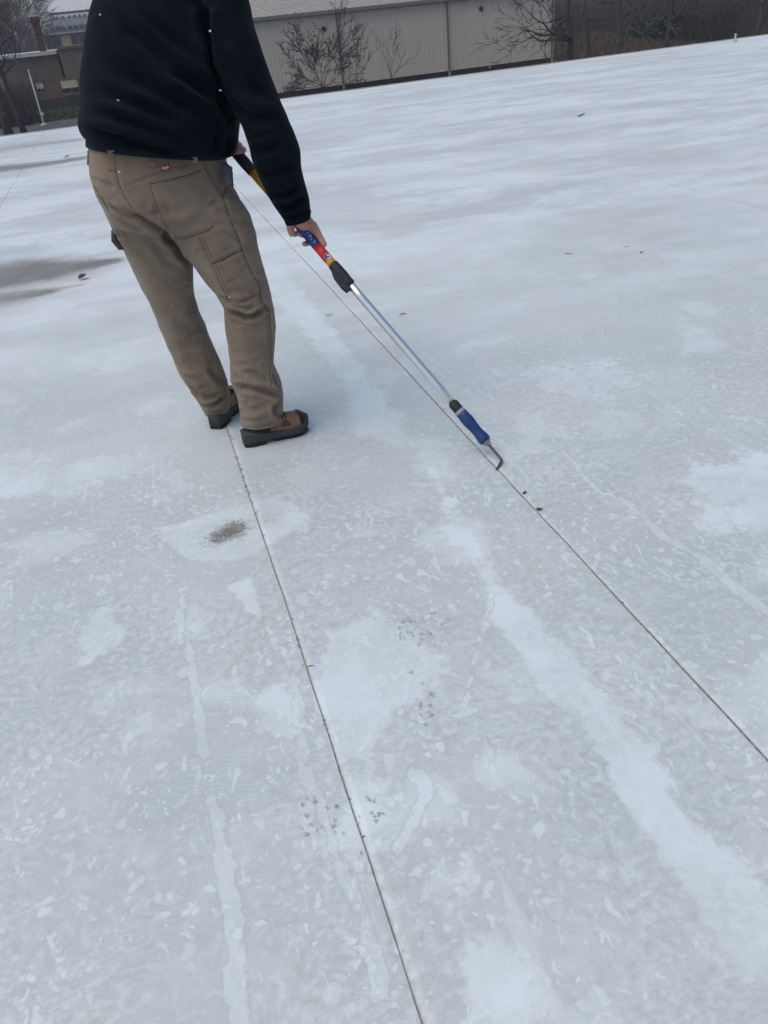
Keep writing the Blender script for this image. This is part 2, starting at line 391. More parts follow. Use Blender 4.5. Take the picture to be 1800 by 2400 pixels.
# washed-clean shapes and stains, traced where they lie on the membrane
CLEAN_POLY = [
    ([(365, 1240), (560, 1185), (640, 1165), (700, 1180), (722, 1230), (640, 1272), (560, 1315), (450, 1312), (400, 1270)], .03, 1.0),
    ([(742, 1560), (800, 1460), (900, 1440), (1040, 1540), (1055, 1585), (950, 1650), (870, 1765), (790, 1785), (742, 1650)], .04, 1.0),
    ([(800, 900), (870, 890), (960, 1022), (940, 1042), (830, 1022)], .05, .9),
    ([(525, 1372), (590, 1350), (612, 1432), (622, 1465), (565, 1412)], .012, 1.0),
    ([(590, 1640), (650, 1600), (680, 1620), (692, 1722), (600, 1722)], .02, 1.0),
    ([(198, 1432), (258, 1420), (300, 1500), (180, 1575), (198, 1500)], .03, .9),
    ([(1630, 1085), (1810, 1060), (1900, 1260), (1620, 1245), (1595, 1200)], .08, .8),
    ([(1140, 1440), (1250, 1436), (1335, 1570), (1375, 1650), (1270, 1600)], .02, 1.0),
    ([(1075, 2180), (1260, 2200), (1330, 2400), (1050, 2420)], .05, .75),
    ([(1000, 2020), (1120, 2010), (1130, 2100), (1060, 2160), (990, 2120)], .03, .7),
    ([(1020, 1225), (1110, 1235), (1115, 1275), (1060, 1278)], .015, 1.0),
    ([(-80, 1080), (150, 1070), (420, 1040), (420, 1080), (200, 1160), (-50, 1190)], .10, .65),
    ([(820, 1820), (960, 1800), (900, 1960), (760, 1990)], .04, .8),
    ([(-40, 560), (200, 545), (240, 590), (60, 620), (-60, 640)], .3, .8),
    ([(1120, 860), (1420, 830), (1560, 900), (1380, 960), (1180, 930)], .15, .6),
    ([(640, 560), (760, 540), (980, 590), (900, 660), (720, 640)], .25, .7),
    ([(900, 420), (1300, 400), (1500, 450), (1200, 520), (900, 500)], .4, .55),
]
CLEAN_LINE = [
    ([(1200, 1440, .05), (1340, 1610, .06), (1450, 1740, .05), (1560, 1930, .05), (1680, 2060, .06), (1800, 2210, .07)], 1.0),
    ([(620, 620, .10), (700, 720, .09), (790, 830, .07), (845, 905, .07), (900, 1000, .10)], .8),
    ([(440, 1530, .010), (470, 1700, .012), (472, 1830, .010)], .95),
    ([(495, 1870, .014), (540, 2100, .016), (565, 2400, .020)], .95),
    ([(620, 1480, .010), (690, 1560, .012), (710, 1780, .014), (770, 1960, .012), (850, 2140, .016), (890, 2320, .018)], .8),
    ([(960, 1800, .012), (1010, 1850, .016), (930, 2000, .012)], .8),
    ([(1320, 1058, .012), (1400, 1150, .012), (1480, 1182, .014), (1560, 1262, .020), (1640, 1300, .018), (1750, 1400, .020), (1900, 1500, .02)], .75),
    ([(1150, 1400, .010), (1110, 1560, .007), (1090, 1660, .006)], .7),
    ([(1180, 1360, .010), (1260, 1300, .006)], .6),
    ([(1010, 1100, .02), (1060, 1190, .03), (1090, 1260, .03), (1150, 1350, .03), (1190, 1440, .04)], .62),
    ([(360, 1080, .012), (360, 1190, .010)], .7),
    ([(150, 1255, .008), (260, 1235, .012), (400, 1240, .015)], .8),
    ([(430, 1380, .02), (420, 1480, .012), (440, 1530, .012)], .7),
    ([(1040, 1680, .01), (1180, 1655, .006)], .7),
]
GRIME_LINE = [
 ([(625, 1215, .06)], .25),
    ([(-160, 672, .58), (0, 648, .52), (130, 634, .32), (262, 612, .10)], .88),
    ([(-100, 720, .34), (20, 698, .24), (110, 684, .10)], .72),
    ([(-100, 412, .45), (0, 396, .40), (110, 384, .30), (205, 368, .20)], .8),
    ([(-60, 358, .9), (60, 341, .7), (170, 330, .5)], .45),
    ([(640, 455, .05), (700, 452, .05)], .1),
    ([(1020, 466, .10), (1110, 452, .08)], .16),
    ([(740, 210, .25), (860, 196, .25), (1000, 178, .3)], .30), ([(1300, 160, .35), (1420, 142, .4), (1560, 126, .5)], .22),
    ([(1100, 250, .18), (1180, 242, .12)], .22), ([(900, 240, .15), (980, 232, .2)], .25),
    ([(1500, 240, .3), (1700, 215, .3)], .12),
    ([(120, 660, .10), (195, 655, .05)], .28), ([(130, 678, .03), (190, 668, .03)], .5),
    ([(700, 1205, .05)], .12),
]
SPOT_LINE = [([(515, 1259, .050), (548, 1241, .060)], 1.0), ([(500, 1262, .075), (545, 1248, .085)], .45), ([(625, 1222, .06), (660, 1205, .06)], .34), ([(640, 1300, .04)], .22)]
RUST_LINE = [
    ([(615, 1448, .012), (600, 1500, .006), (545, 1565, .003), (495, 1608, .002)], .8), ([(618, 1445, .02)], .45),
    ([(-60, 350, .45), (60, 338, .4)], .25), ([(180, 655, .20)], .45), ([(760, 205, .6), (1100, 178, .8), (1500, 132, 1.0)], .35),
    ([(20, 312, .4), (170, 294, .4)], .4), ([(1240, 770, .15)], .12),
]
def conv(L, k=1.0): return [([(*G2(p[:2]), p[2]*k) for p in P], s) for P, s in L]
CP = [([G2(p) for p in P], soft, s) for P, soft, s in CLEAN_POLY]
SOFT = (0, 1, 9)
CL = conv([c for k, c in enumerate(CLEAN_LINE) if k in SOFT], .85); DL = conv([c for k, c in enumerate(CLEAN_LINE) if k not in SOFT], .8); GL, RL, SL = conv(GRIME_LINE), conv(RUST_LINE), conv(SPOT_LINE)

def axis(lo, hi, fine, mid_, far_):
    out = [lo]
    while out[-1] < hi - 1e-6:
        y = out[-1]; d = mid_ if y < 0.35 else fine if y < 3.6 else fine*1.6 if y < 6.5 else mid_ if y < 11 else far_
        out.append(min(hi, y+d))
    return np.array(out)
roof = empty('roof', (0, 18, 0)); tag(roof, kind='structure')
def sheet(i):
    x0, x1 = SEAMS[i][0], SEAMS[i+1][0]
    nearby = x0 > -3 and x0 < 4; fx = 0.02 if nearby else 0.09
    nx = max(4, int((x1-x0)/fx)); u = np.linspace(0, 1, nx+1)
    weak = SEAMS[i][1] < .6
    xs = np.concatenate([[x0, x0+(.002 if weak else 0)], x0+(x1-x0)*u[1:], [x1+0.03, x1+0.07]])
    ys = axis(-4.0, 1.0, 0.02 if nearby else .08, 0.09, 0.16)
    ys = np.concatenate([ys[ys < 17.0], np.linspace(0, 1, 12)]) if False else axis(-4.0, 18.0, 0.022 if nearby else .08, 0.07 if nearby else .1, 0.14)
    X, Y = np.meshgrid(xs, ys)                      # rows along y
    ylast = EDGE(X[-1]); Y = Y.copy(); Y[-1] = ylast; Y = np.minimum(Y, ylast[None, :])
    lap = np.clip(1-(X-x0)/0.11, 0, 1)
    LH = .0028 if SEAMS[i][1] > .6 else .0003
    Z = LH*lap*lap*(3-2*lap)
    Z += 0.0035*(np.sin(X*2.1+0.7*Y)*np.sin(Y*1.3+X*.6)) * np.clip((np.minimum(X-x0, x1-X))/0.5, 0, 1)
    Z[:, 0] = Z[:, 1] if weak else 0.0001; Z[:, -2:] = -0.0025; Z[:, -3] = 0.0
    if True:                                        # the lapped edge wanders a little
        wob = np.array([0.004*noise.noise(Vector((i*3.1, y*0.9, 0)))+0.0016*noise.noise(Vector((i*3.1, y*6.0, 5))) for y in Y[:, 0]])
        X = X.copy(); X[:, 0] += wob; X[:, 1] += wob
    nv = X.size; r, c = X.shape
    me = bpy.data.meshes.new('membrane_sheet')
    idx = np.arange(nv).reshape(r, c)
    quads = np.stack([idx[:-1, :-1], idx[:-1, 1:], idx[1:, 1:], idx[1:, :-1]], -1).reshape(-1, 4)
    co = np.stack([X, Y, Z], -1).reshape(-1, 3)
    me.from_pydata(co.tolist(), [], quads.tolist())
    me.polygons.foreach_set('use_smooth', [True]*len(me.polygons))
    def field(lines, polys=()):
        F = np.zeros(X.shape)
        for P, s_ in lines:
            d = seg_dist(X, Y, P); F = np.maximum(F, s_*np.clip(1.45-0.75*d, 0, 1))
        for P, soft, s_ in polys:
            d = poly_sdf(X, Y, P); F = np.maximum(F, s_*np.clip(0.55-0.5*d/soft, 0, 1))
        return F
    def smooth(lines):
        F = np.zeros(X.shape)
        for P, s_ in lines:
            d = seg_dist(X, Y, P); F = np.maximum(F, s_*np.exp(-d*d*0.9))
        return F
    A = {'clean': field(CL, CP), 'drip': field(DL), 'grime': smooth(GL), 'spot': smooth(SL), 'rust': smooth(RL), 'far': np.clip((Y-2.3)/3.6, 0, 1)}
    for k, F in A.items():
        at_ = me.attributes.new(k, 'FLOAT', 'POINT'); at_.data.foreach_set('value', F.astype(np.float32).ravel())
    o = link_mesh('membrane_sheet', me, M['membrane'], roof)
    # grime caught along the lapped edge
    s_ = SEAMS[i][1]
    mb = MB(); q = random.Random(i)
    n = len(ys); vv = []; ff = []; yy = np.arange(-3.0, float(EDGE(x0)), 0.03 if s_ > .5 else .15)
    for k, y in enumerate(yy):
        wx = 0.004*noise.noise(Vector((i*3.1, y*0.9, 0)))+0.0016*noise.noise(Vector((i*3.1, y*6.0, 5)))
        w_ = (0.0012+0.0010*noise.noise(Vector((i, y*9, 3)))+0.0014*noise.noise(Vector((i, y*1.3, 8))))*max(0.35, s_)
        w_ = max(0.0007, w_) * (1.0 if y < 8 else 1.35) * (3.2 if i == 4 else 1.0)
        vv += [(x0+wx-w_, y, 0.0012), (x0+wx+0.0010*s_, y, 0.0041 if s_ > .6 else .0010)]
        if k: ff.append((2*k-2, 2*k-1, 2*k+1, 2*k))
    mb.add(vv, ff)
    if s_ > .9:                                     # crumbs and lint stuck in the seam
        for _ in range(70 if i == 5 else 10):
            y = q.uniform(0.7, 8.5) if i == 6 else q.choice([q.uniform(2.3, 3.0), q.uniform(0.9, 3.2), q.gauss(2.65, .16)])
            wx = 0.004*noise.noise(Vector((i*3.1, y*0.9, 0))); a = q.uniform(0, 6.28); l_ = q.uniform(.0015, .005) if q.random() < .93 else q.uniform(.006, .012)
            x_ = x0+wx+q.gauss(0, .004); cx_, sx_ = math.cos(a)*l_, math.sin(a)*l_; t_ = q.uniform(.0007, .0016)
            mb.tube([(x_-cx_, y-sx_, .004), (x_, y, .0055), (x_+cx_, y+sx_, .0042)], [t_*.5, t_, t_*.5], 4)
    g_ = mb.build('seam_grime', M['grime'], o); g_['kind'] = 'stuff'
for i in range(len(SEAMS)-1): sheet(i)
M['roof_metal'] = mat('edge_metal', (0.33, 0.30, 0.29), 0.5, 0.15, 8)
M['block_wall'] = mat('block_wall', (0.30, 0.27, 0.24), 0.9, 0.15, 3)
def edge_strip(name, dy0, dy1, z0, z1, m):
    mb = MB(); x0, x1 = SEAMS[0][0], SEAMS[-1][0]
    p = [(x, EDGE(x)+dy, z) for z in (z0, z1) for dy in (dy0, dy1) for x in (x0, x1)]
    mb.add(p, [(0, 2, 3, 1), (4, 5, 7, 6), (0, 1, 5, 4), (2, 6, 7, 3), (0, 4, 6, 2), (1, 3, 7, 5)])
    return mb.build(name, m, roof)
edge_strip('edge_trim', 0.002, 0.07, -0.16, 0.012, M['roof_metal'])
edge_strip('wall', -0.25, -0.002, -4.0, -0.01, M['block_wall'])

# dirt prints of a boot tread: little triangles pressed on the membrane
def tread_print(px, py, ang, n, spread, seed, label):
    c = gnd(px, py); q = random.Random(seed); mb = MB()
    for k in range(n):
        x = q.uniform(-1, 1); y = q.uniform(-1, 1)
        if x*x+y*y > 1: continue
        X = c.x + (x*spread[0]*math.cos(ang)-y*spread[1]*math.sin(ang)); Y = c.y + (x*spread[0]*math.sin(ang)+y*spread[1]*math.cos(ang))
        s_ = q.uniform(.003, .0075); a = q.uniform(0, 6.28)
        tri = [(X+s_*math.cos(a+t)*q.uniform(.7, 1.2), Y+s_*math.sin(a+t)*q.uniform(.7, 1.2)) for t in (0, 2.1, 4.2)]
        inn = [(X+(t[0]-X)*.5, Y+(t[1]-Y)*.5) for t in tri]
        z = 0.0046
        mb.add([(*t, z) for t in tri]+[(*t, z) for t in inn], [(0, 1, 4, 3), (1, 2, 5, 4)] if q.random() < .6 else [(0, 1, 4, 3), (1, 2, 5, 4), (2, 0, 3, 5)])
    o = mb.build('tread_print', M['tread'], None)
    o.parent = roof; o.matrix_parent_inverse = Matrix.Translation(-Vector(roof.location)); o['kind'] = 'stuff'
M['tread'] = mat('tread_dirt', (0.33, 0.335, 0.33), 0.9, 0.4, 150)
tread_print(1000, 1480, .3, 46, (.075, .075), 3, '')
tread_print(985, 1625, .2, 16, (.035, .10), 4, '')
tread_print(745, 1920, .2, 26, (.05, .085), 5, '')
tread_print(860, 1905, .2, 16, (.03, .05), 6, '')
tread_print(1000, 1690, .1, 8, (.02, .06), 8, '')

# ------------------------------------------------------------------ ground and far surroundings
GZ = -4.0
def ground_sheet():
    m, N, L, b = new_mat('ground'); b.inputs['Roughness'].default_value = 0.95
    tc = N.new('ShaderNodeTexCoord')
    nz = N.new('ShaderNodeTexNoise'); nz.inputs['Scale'].default_value = .35; nz.inputs['Detail'].default_value = 8; nz.inputs['Roughness'].default_value = .7
    L.new(tc.outputs['Object'], nz.inputs['Vector'])
    cr = N.new('ShaderNodeValToRGB'); cr.color_ramp.elements[0].position = .35; cr.color_ramp.elements[1].position = .65
    cr.color_ramp.elements[0].color = (.045, .042, .022, 1); cr.color_ramp.elements[1].color = (.11, .085, .05, 1)
    L.new(nz.outputs[0], cr.inputs[0]); L.new(cr.outputs[0], b.inputs['Base Color'])
    mb = MB(); mb.add([(-1500, -600, GZ), (1500, -600, GZ), (1500, 2200, GZ), (-1500, 2200, GZ)], [(0, 1, 2, 3)])
    tag(mb.build('ground', m), kind='structure')
ground_sheet()
M['asphalt'] = mat('asphalt', (0.052, 0.052, 0.055), 0.85, 0.25, 1.2, 0.3, 30)
M['grass'] = mat('turf', (0.022, 0.034, 0.012), 0.95, 0.4, 1.5)
mb = MB(); mb.add([(-60, 14, GZ+.004), (14, 14, GZ+.004), (14, 77, GZ+.004), (-60, 77, GZ+.004)], [(0, 1, 2, 3)])
tag(mb.build('parking_lot', M['asphalt']), kind='structure')
def grass_patch(name, x0, x1, y0, y1, n, hgt, cols, seed, z=GZ):
    q = random.Random(seed); mb = MB()
    for _ in range(n):
        x, y = q.uniform(x0, x1), q.uniform(y0, y1); h = hgt*q.uniform(.5, 1.2); a = q.uniform(0, 6.28); w_ = .05*hgt/.3
        lx, ly = q.gauss(0, .4)*h, q.gauss(0, .4)*h
        mb.add([(x-w_*math.cos(a), y-w_*math.sin(a), z), (x+w_*math.cos(a), y+w_*math.sin(a), z), (x+lx, y+ly, z+h)], [(0, 1, 2)])
    return mb.build(name, cols)
mb = MB(); mb.add([(-60, 77, GZ+.008), (14, 77, GZ+.008), (14, 96, GZ+.03), (-60, 96, GZ+.03)], [(0, 1, 2, 3)])
tag(mb.build('lawn', M['grass']), kind='structure')
tag(grass_patch('lawn_grass', -14, 6, 77, 90, 9000, .22, mat('grass_blades', (.03, .045, .014), .9, .5, .8), 1), 'green grass strip in front of the brown building', 'grass', kind='stuff')

# ---- tan metal warehouse
YW = lambda x: 60.0 + 0.066*x                   # its long wall runs parallel to the roof edge
def wallpt(px, py, dy=0.0):
    d = direction(px, py); t = (60.0+dy)/(d.y-0.066*d.x); return C0 + d*t
WA, WB = wallpt(470, 240), wallpt(1297, 131)
TB = wallpt(960, 178).z; TE = wallpt(790, 24).z       # bottom and top of the metal wall
wdir = (Vector((WB.x, WB.y, 0))-Vector((WA.x, WA.y, 0))).normalized(); wnor = Vector((wdir.y, -wdir.x, 0))
WORG = Vector((WA.x, WA.y, 0)); WLEN = (Vector((WB.x, WB.y, 0))-WORG).length
WM = Matrix(((wdir.x, -wnor.x, 0, WORG.x), (wdir.y, -wnor.y, 0, WORG.y), (0, 0, 1, 0), (0, 0, 0, 1)))   # local x along wall, y into building
M['tan'] = mat('tan_cladding', (0.50, 0.435, 0.362), 0.55, 0.06, 1.0, stretch=(1, 1, .15))
M['darkbase'] = mat('dark_base_course', (0.026, 0.021, 0.020), 0.9, 0.3, 2)
M['tanroof'] = mat('ribbed_roof', (0.25, 0.225, 0.195), 0.65, 0.12, .8)
M['gutter'] = mat('gutter', (0.17, 0.16, 0.15), 0.5, 0.1, 2)
M['spout'] = mat('downspout', (0.13, 0.115, 0.105), 0.5)
M['spout_foot'] = mat('downspout_foot', (0.26, 0.25, 0.25), 0.5)
M['ventdark'] = mat('vent_dark', (0.02, 0.02, 0.022), 0.6)
wh = empty('metal_warehouse', WM @ Vector((WLEN*.5, 0, GZ)))
tag(wh, 'long tan ribbed metal warehouse beyond the far roof edge', 'warehouse')
mb = MB(); pitch_ = 0.305; x = 0.0; prof = []
while x < WLEN:
    prof += [(x, 0), (min(WLEN, x+.20), 0), (min(WLEN, x+.225), -.010), (min(WLEN, x+.28), -.010)]; x += pitch_
prof.append((WLEN, 0)); vv = []; ff = []
for k, (x, y) in enumerate(prof):
    vv += [WM @ Vector((x, y, TB)), WM @ Vector((x, y, TE))]
    if k: ff.append((2*k-2, 2*k, 2*k+1, 2*k-1))
mb.add(vv, ff); mb.build('wall_cladding', M['tan'], wh)
for x0_ in (0, WLEN-.004):
    mb = MB(); mb.box(x0_, x0_+.004, .02, 22, TB, TE, WM); mb.build('end_wall', M['tan'], wh)
mb = MB(); mb.box(.03, WLEN-.03, .05, 22, GZ, TB+.004, WM); mb.build('base_course', M['darkbase'], wh)
rf = None; vv = []; ff = []; mb = MB(); x = -.1; k = 0
mb.add([WM @ Vector(p) for p in ((-.15, -.20, TE+.05), (WLEN+.15, -.20, TE+.05), (WLEN+.15, 10, TE+1.35), (-.15, 10, TE+1.35), (-.15, 20, TE+.05), (WLEN+.15, 20, TE+.05))], [(0, 1, 2, 3), (3, 2, 5, 4)])
rf = mb.build('roof_panel', M['tanroof'], wh)
rib = None
while x < WLEN:
    if rib is None:
        m2 = MB(); m2.add([(-.04, 0, 0), (.04, 0, 0), (.02, 0, .06), (-.02, 0, .06), (-.04, 10.2, 1.30), (.04, 10.2, 1.30), (.02, 10.2, 1.36), (-.02, 10.2, 1.36)], [(0, 1, 2, 3), (0, 3, 7, 4), (1, 5, 6, 2), (3, 2, 6, 7)])
        rib = m2.mesh('roof_rib')
    o = link_mesh('roof_rib', rib, M['tanroof'], wh); o.matrix_parent_inverse = Matrix.Translation(-Vector(wh.location)) @ WM
    o.location = (x, -.20, TE+.052); x += .61
mb = MB(); mb.box(-.15, WLEN+.15, -.30, -.21, TE-.14, TE+.06, WM); mb.box(-.15, WLEN+.15, -.205, -.04, TE-.02, TE+.02, WM); mb.build('gutter', M['gutter'], wh)
for px, py in ((790, 60), (1048, 60), (1293, 60), (530, 90)):
    p = wallpt(px, py); lx = (Vector((p.x, p.y, 0))-WORG).dot(wdir)
    mb = MB(); mb.box(lx-.055, lx+.055, -.15, -.05, TB-.05, TE-.13, WM); o = mb.build('downspout', M['spout'], wh)
    mb = MB(); mb.box(lx-.065, lx+.065, -.16, -.04, GZ, TB-.052, WM); mb.build('downspout_foot', M['spout_foot'], o)
for px, py in ((758, 67), (1127, 20)):
    p = wallpt(px, py); lx = (Vector((p.x, p.y, 0))-WORG).dot(wdir); m2 = MB()
    m2.tube([WM @ Vector((lx, .0, p.z)), WM @ Vector((lx, -.10, p.z)), WM @ Vector((lx, -.16, p.z))], [.15, .15, .08], 14); m2.build('wall_vent', M['ventdark'], wh, True)

# ---- left: brown building, chimney, lamp post, white block behind
def facing_box(mb, px0, px1, py0, py1, Y, depth, zbot=None):
    """box standing at depth Y spanning photo columns px0..px1 at its mid height"""
    pm = (py0+py1)/2
    a, b_ = at(px0, pm, Y), at(px1, pm, Y); zt = (at(px0, py0, Y).z+at(px1, py0, Y).z)/2; zb = (at(px0, py1, Y).z+at(px1, py1, Y).z)/2 if zbot is None else zbot
    mb.box(a.x, b_.x, Y, Y+depth, zb, zt); return a.x, b_.x, zb, zt
M['brownwall'] = mat('brown_brick', (0.105, 0.075, 0.058), 0.9, 0.22, 1.2)
M['brownwall2'] = mat('brown_render', (0.125, 0.098, 0.075), 0.9, 0.15, 1.0)
M['found'] = mat('foundation', (0.025, 0.018, 0.016), 0.9, 0.3, 1)
M['palecap'] = mat('pale_coping', (0.42, 0.42, 0.42), 0.6)
M['brick'] = mat('chimney_brick', (0.050, 0.020, 0.016), 0.9, 0.4, 5)
M['beige'] = mat('window_blind', (0.50, 0.40, 0.29), 0.8, 0.1, 3)
M['glassdark'] = mat('dark_glass', (0.010, 0.012, 0.016), 0.15)
YB = 92.0
bb = empty('brown_building', at(120, 255, YB)); tag(bb, 'low brown masonry building with a pale blind in its window', 'building')
mb = MB(); xa, xb, zb, zt = facing_box(mb, 12, 152, 132, 262, YB, 14, GZ); mb.build('wall', M['brownwall'], bb)
mb = MB(); x2a, x2b, _, z2t = facing_box(mb, 152.5, 330, 106, 250, YB-.6, 12, GZ); mb.build('wall', M['brownwall2'], bb)
mb = MB(); mb.box(xa-.4, xb, YB-.25, YB+14, zt+.002, zt+.32); mb.build('coping', M['palecap'], bb)
mb = MB(); mb.box(x2a-.06, x2b, YB-.75, YB+11, z2t+.002, z2t+.25); mb.build('coping', M['brownwall'], bb)
zf = at(110, 232, YB).z
mb = MB(); mb.box(xa, x2b+.1, YB-.75, YB-.62, GZ, zf); mb.build('foundation', M['found'], bb)
def window(px0, px1, py0, pym, py1, Y):
    a, b_ = at(px0, (py0+py1)/2, Y), at(px1, (py0+py1)/2, Y); z0, zm, z1 = at((px0+px1)/2, py1, Y).z, at((px0+px1)/2, pym, Y).z, at((px0+px1)/2, py0, Y).z
    mb = MB(); mb.box(a.x-.1, b_.x+.1, Y-.06, Y-.003, z0-.22, z0-.002); fr = mb.build('window', M['brownwall'], bb, False)
    mb = MB(); mb.box(a.x-.1, b_.x+.1, Y-.06, Y-.003, z1+.002, z1+.16); mb.build('lintel', M['brownwall'], fr)
    mb = MB(); mb.box(a.x, b_.x, Y-.03, Y-.003, zm+.002, z1); mb.build('blind', M['beige'], fr)
    mid_ = (a.x+b_.x)/2
    for u0, u1 in ((a.x, mid_-.06), (mid_+.06, b_.x)):
        mb = MB(); mb.box(u0, u1, Y-.025, Y-.003, z0, zm-.002); mb.build('pane', M['glassdark'], fr)
window(144, 183, 187, 206, 217, YB-.6)
window(86, 102, 194, 208, 214, YB)
# chimney
cb = at(104, 128, YB+1.5); ct = at(80, 54, YB+1.5)
mb = MB()
w_ = .62
chim = empty('brick_chimney', (cb.x, YB-1.5, GZ)); tag(chim, 'tall red brick chimney rising in front of the brown building roof', 'chimney')
mb.box(cb.x-w_/2, cb.x+w_/2, YB+1.2, YB+1.85, zt-.5, ct.z); mb.build('stack', M['brick'], chim)
mb = MB(); mb.box(cb.x-w_/2-.12, cb.x+w_/2+.12, YB+1.1, YB+1.95, ct.z+.002, ct.z+.35); mb.box(cb.x-w_/2-.06, cb.x+w_/2+.06, YB+1.15, YB+1.9, ct.z+.352, ct.z+.5); mb.build('cap', M['brick'], chim)
mb = MB(); p = at(78, 38, YB+1.5); mb.box(p.x-.4, p.x+.4, YB+1.2, YB+1.85, p.z-.08, p.z+.08); mb.box(p.x-.3, p.x-.25, YB+1.5, YB+1.56, ct.z+.5, p.z-.082); mb.box(p.x+.25, p.x+.3, YB+1.5, YB+1.56, ct.z+.5, p.z-.082); mb.build('rain_cap', M['palecap'], chim)
# lamp post
YP = 74.0; pb, pt = at(93, 256, YP), at(68, 168, YP)
mb = MB(); mb.tube([(pb.x, YP, GZ), (pb.x, YP, GZ+.5), (pb.x, YP, pt.z)], [.10, .065, .045], 10)
lp = empty('lamp_post', (pb.x, YP, GZ)); tag(lp, 'slim white post standing on the grass by the parking lot', 'post')
M['whitepost'] = mat('white_paint', (0.40, 0.41, 0.42), 0.5, 0.1, 4)
mb.build('pole', M['whitepost'], lp, True)
mb = MB(); mb.tube([(pb.x, YP, GZ), (pb.x, YP, GZ+.12), (pb.x, YP, GZ+.16)], [.26, .26, .14], 12); mb.build('base_flange', M['whitepost'], lp)
mb = MB(); mb.tube([(pb.x+.06, YP-.12, GZ+.8), (pb.x+.2, YP-.14, GZ+.8)], [.10, .12], 8); mb.build('hand_hole_cover', M['whitepost'], lp)
mb = MB(); mb.tube([(pb.x, YP, pt.z), (pb.x, YP, pt.z+.1), (pb.x, YP, pt.z+.16)], [.075, .075, .03], 10); mb.build('finial', M['whitepost'], lp)
# long window building and white block behind
YF = 135.0
M['paleblock'] = mat('pale_panel', (0.46, 0.47, 0.48), 0.7, 0.08, .6)
M['ochre'] = mat('ochre_panel', (0.42, 0.36, 0.20), 0.8, 0.1, 1)
M['teal'] = mat('tinted_glass', (0.035, 0.05, 0.06), 0.2)
M['greyroof'] = mat('grey_roof', (0.24, 0.25, 0.26), 0.7, 0.1, .5)
ob = empty('window_block', at(160, 140, YF)); tag(ob, 'flat-roofed block with dark glazing and an ochre panel behind the chimney', 'building')
mb = MB(); a0, a1, zz0, zz1 = facing_box(mb, 96, 300, 74, 122, YF, 10, GZ); mb.build('wall', M['paleblock'], ob)
mb = MB(); facing_box(mb, 95, 300, 70.5, 74, YF-.5, 10); mb.build('roof', M['palecap'], ob)
for px0, px1 in ((107, 119), (121, 143), (168, 183), (185.5, 200), (202, 230), (232, 260)):
    mb = MB(); facing_box(mb, px0, px1, 78+(150-px0)*.09, 114+(150-px0)*.09, YF-.12, .1); mb.build('pane', M['teal'], ob)
mb = MB(); facing_box(mb, 146, 165, 75, 109, YF-.16, .14); mb.build('panel', M['ochre'], ob)
YH = 210.0
hb = empty('white_hall', at(170, 120, YH)); tag(hb, 'pale hall with a low grey roof on the rise behind, left of the worker', 'building')
mb = MB(); facing_box(mb, 116, 340, 33, 60, YH, 16); mb.build('wall', M['paleblock'], hb)
mb = MB(); facing_box(mb, 112, 340, 58, 74, YH-3, 16, GZ); mb.build('lower_wall', M['greyroof'], hb)
mb = MB(); q0, q1 = at(118, 34, YH), at(340, 10, YH); zt_ = (at(118, 30, YH).z+at(300, 14, YH).z)/2
mb.add([(q0.x-1, YH-1, zt_), (q1.x, YH-1, zt_), (q1.x, YH+8, zt_+3.2), (q0.x+2, YH+8, zt_+3.2), (q1.x, YH+17, zt_), (q0.x-1, YH+17, zt_)], [(0, 1, 2, 3), (3, 2, 4, 5), (0, 3, 5)]); mb.build('roof', M['palecap'], hb)
for px in (124, 131, 144, 160, 172, 184, 196, 212, 228):
    mb = MB(); facing_box(mb, px, px+5, 37+(150-px)*.1, 43+(150-px)*.1, YH-.15, .14); mb.build('window', M['teal'], hb)
for px in (118, 130, 142, 158, 172, 186, 200, 214):
    mb = MB(); facing_box(mb, px, px+11, 61+(150-px)*.1, 69+(150-px)*.1, YH-3.15, .14); mb.build('window', M['teal'], hb)

# ---- hills with far woods
M['hill'] = mat('far_woods', (0.070, 0.066, 0.070), 1.0, 0.35, .05)
def hills():
    n, r = 120, 10; vv = []; ff = []
    for j in range(r+1):
        for k in range(n+1):
            x = -520+1040*k/n; y = 260+55*j
            e = (j/r)**.8*(13+9*noise.noise(Vector((x*.006, 3, 0)))+3*noise.noise(Vector((x*.05, j, 0))))
            vv.append((x, y, GZ+e+.8*noise.noise(Vector((x*.2, j*2.0, 1)))*(j > 0)))
    for j in range(r):
        for k in range(n): a = j*(n+1)+k; ff.append((a, a+1, a+n+2, a+n+1))
    mb = MB(); mb.add(vv, ff); tag(mb.build('hills', M['hill'], None, True), kind='structure')
hills()

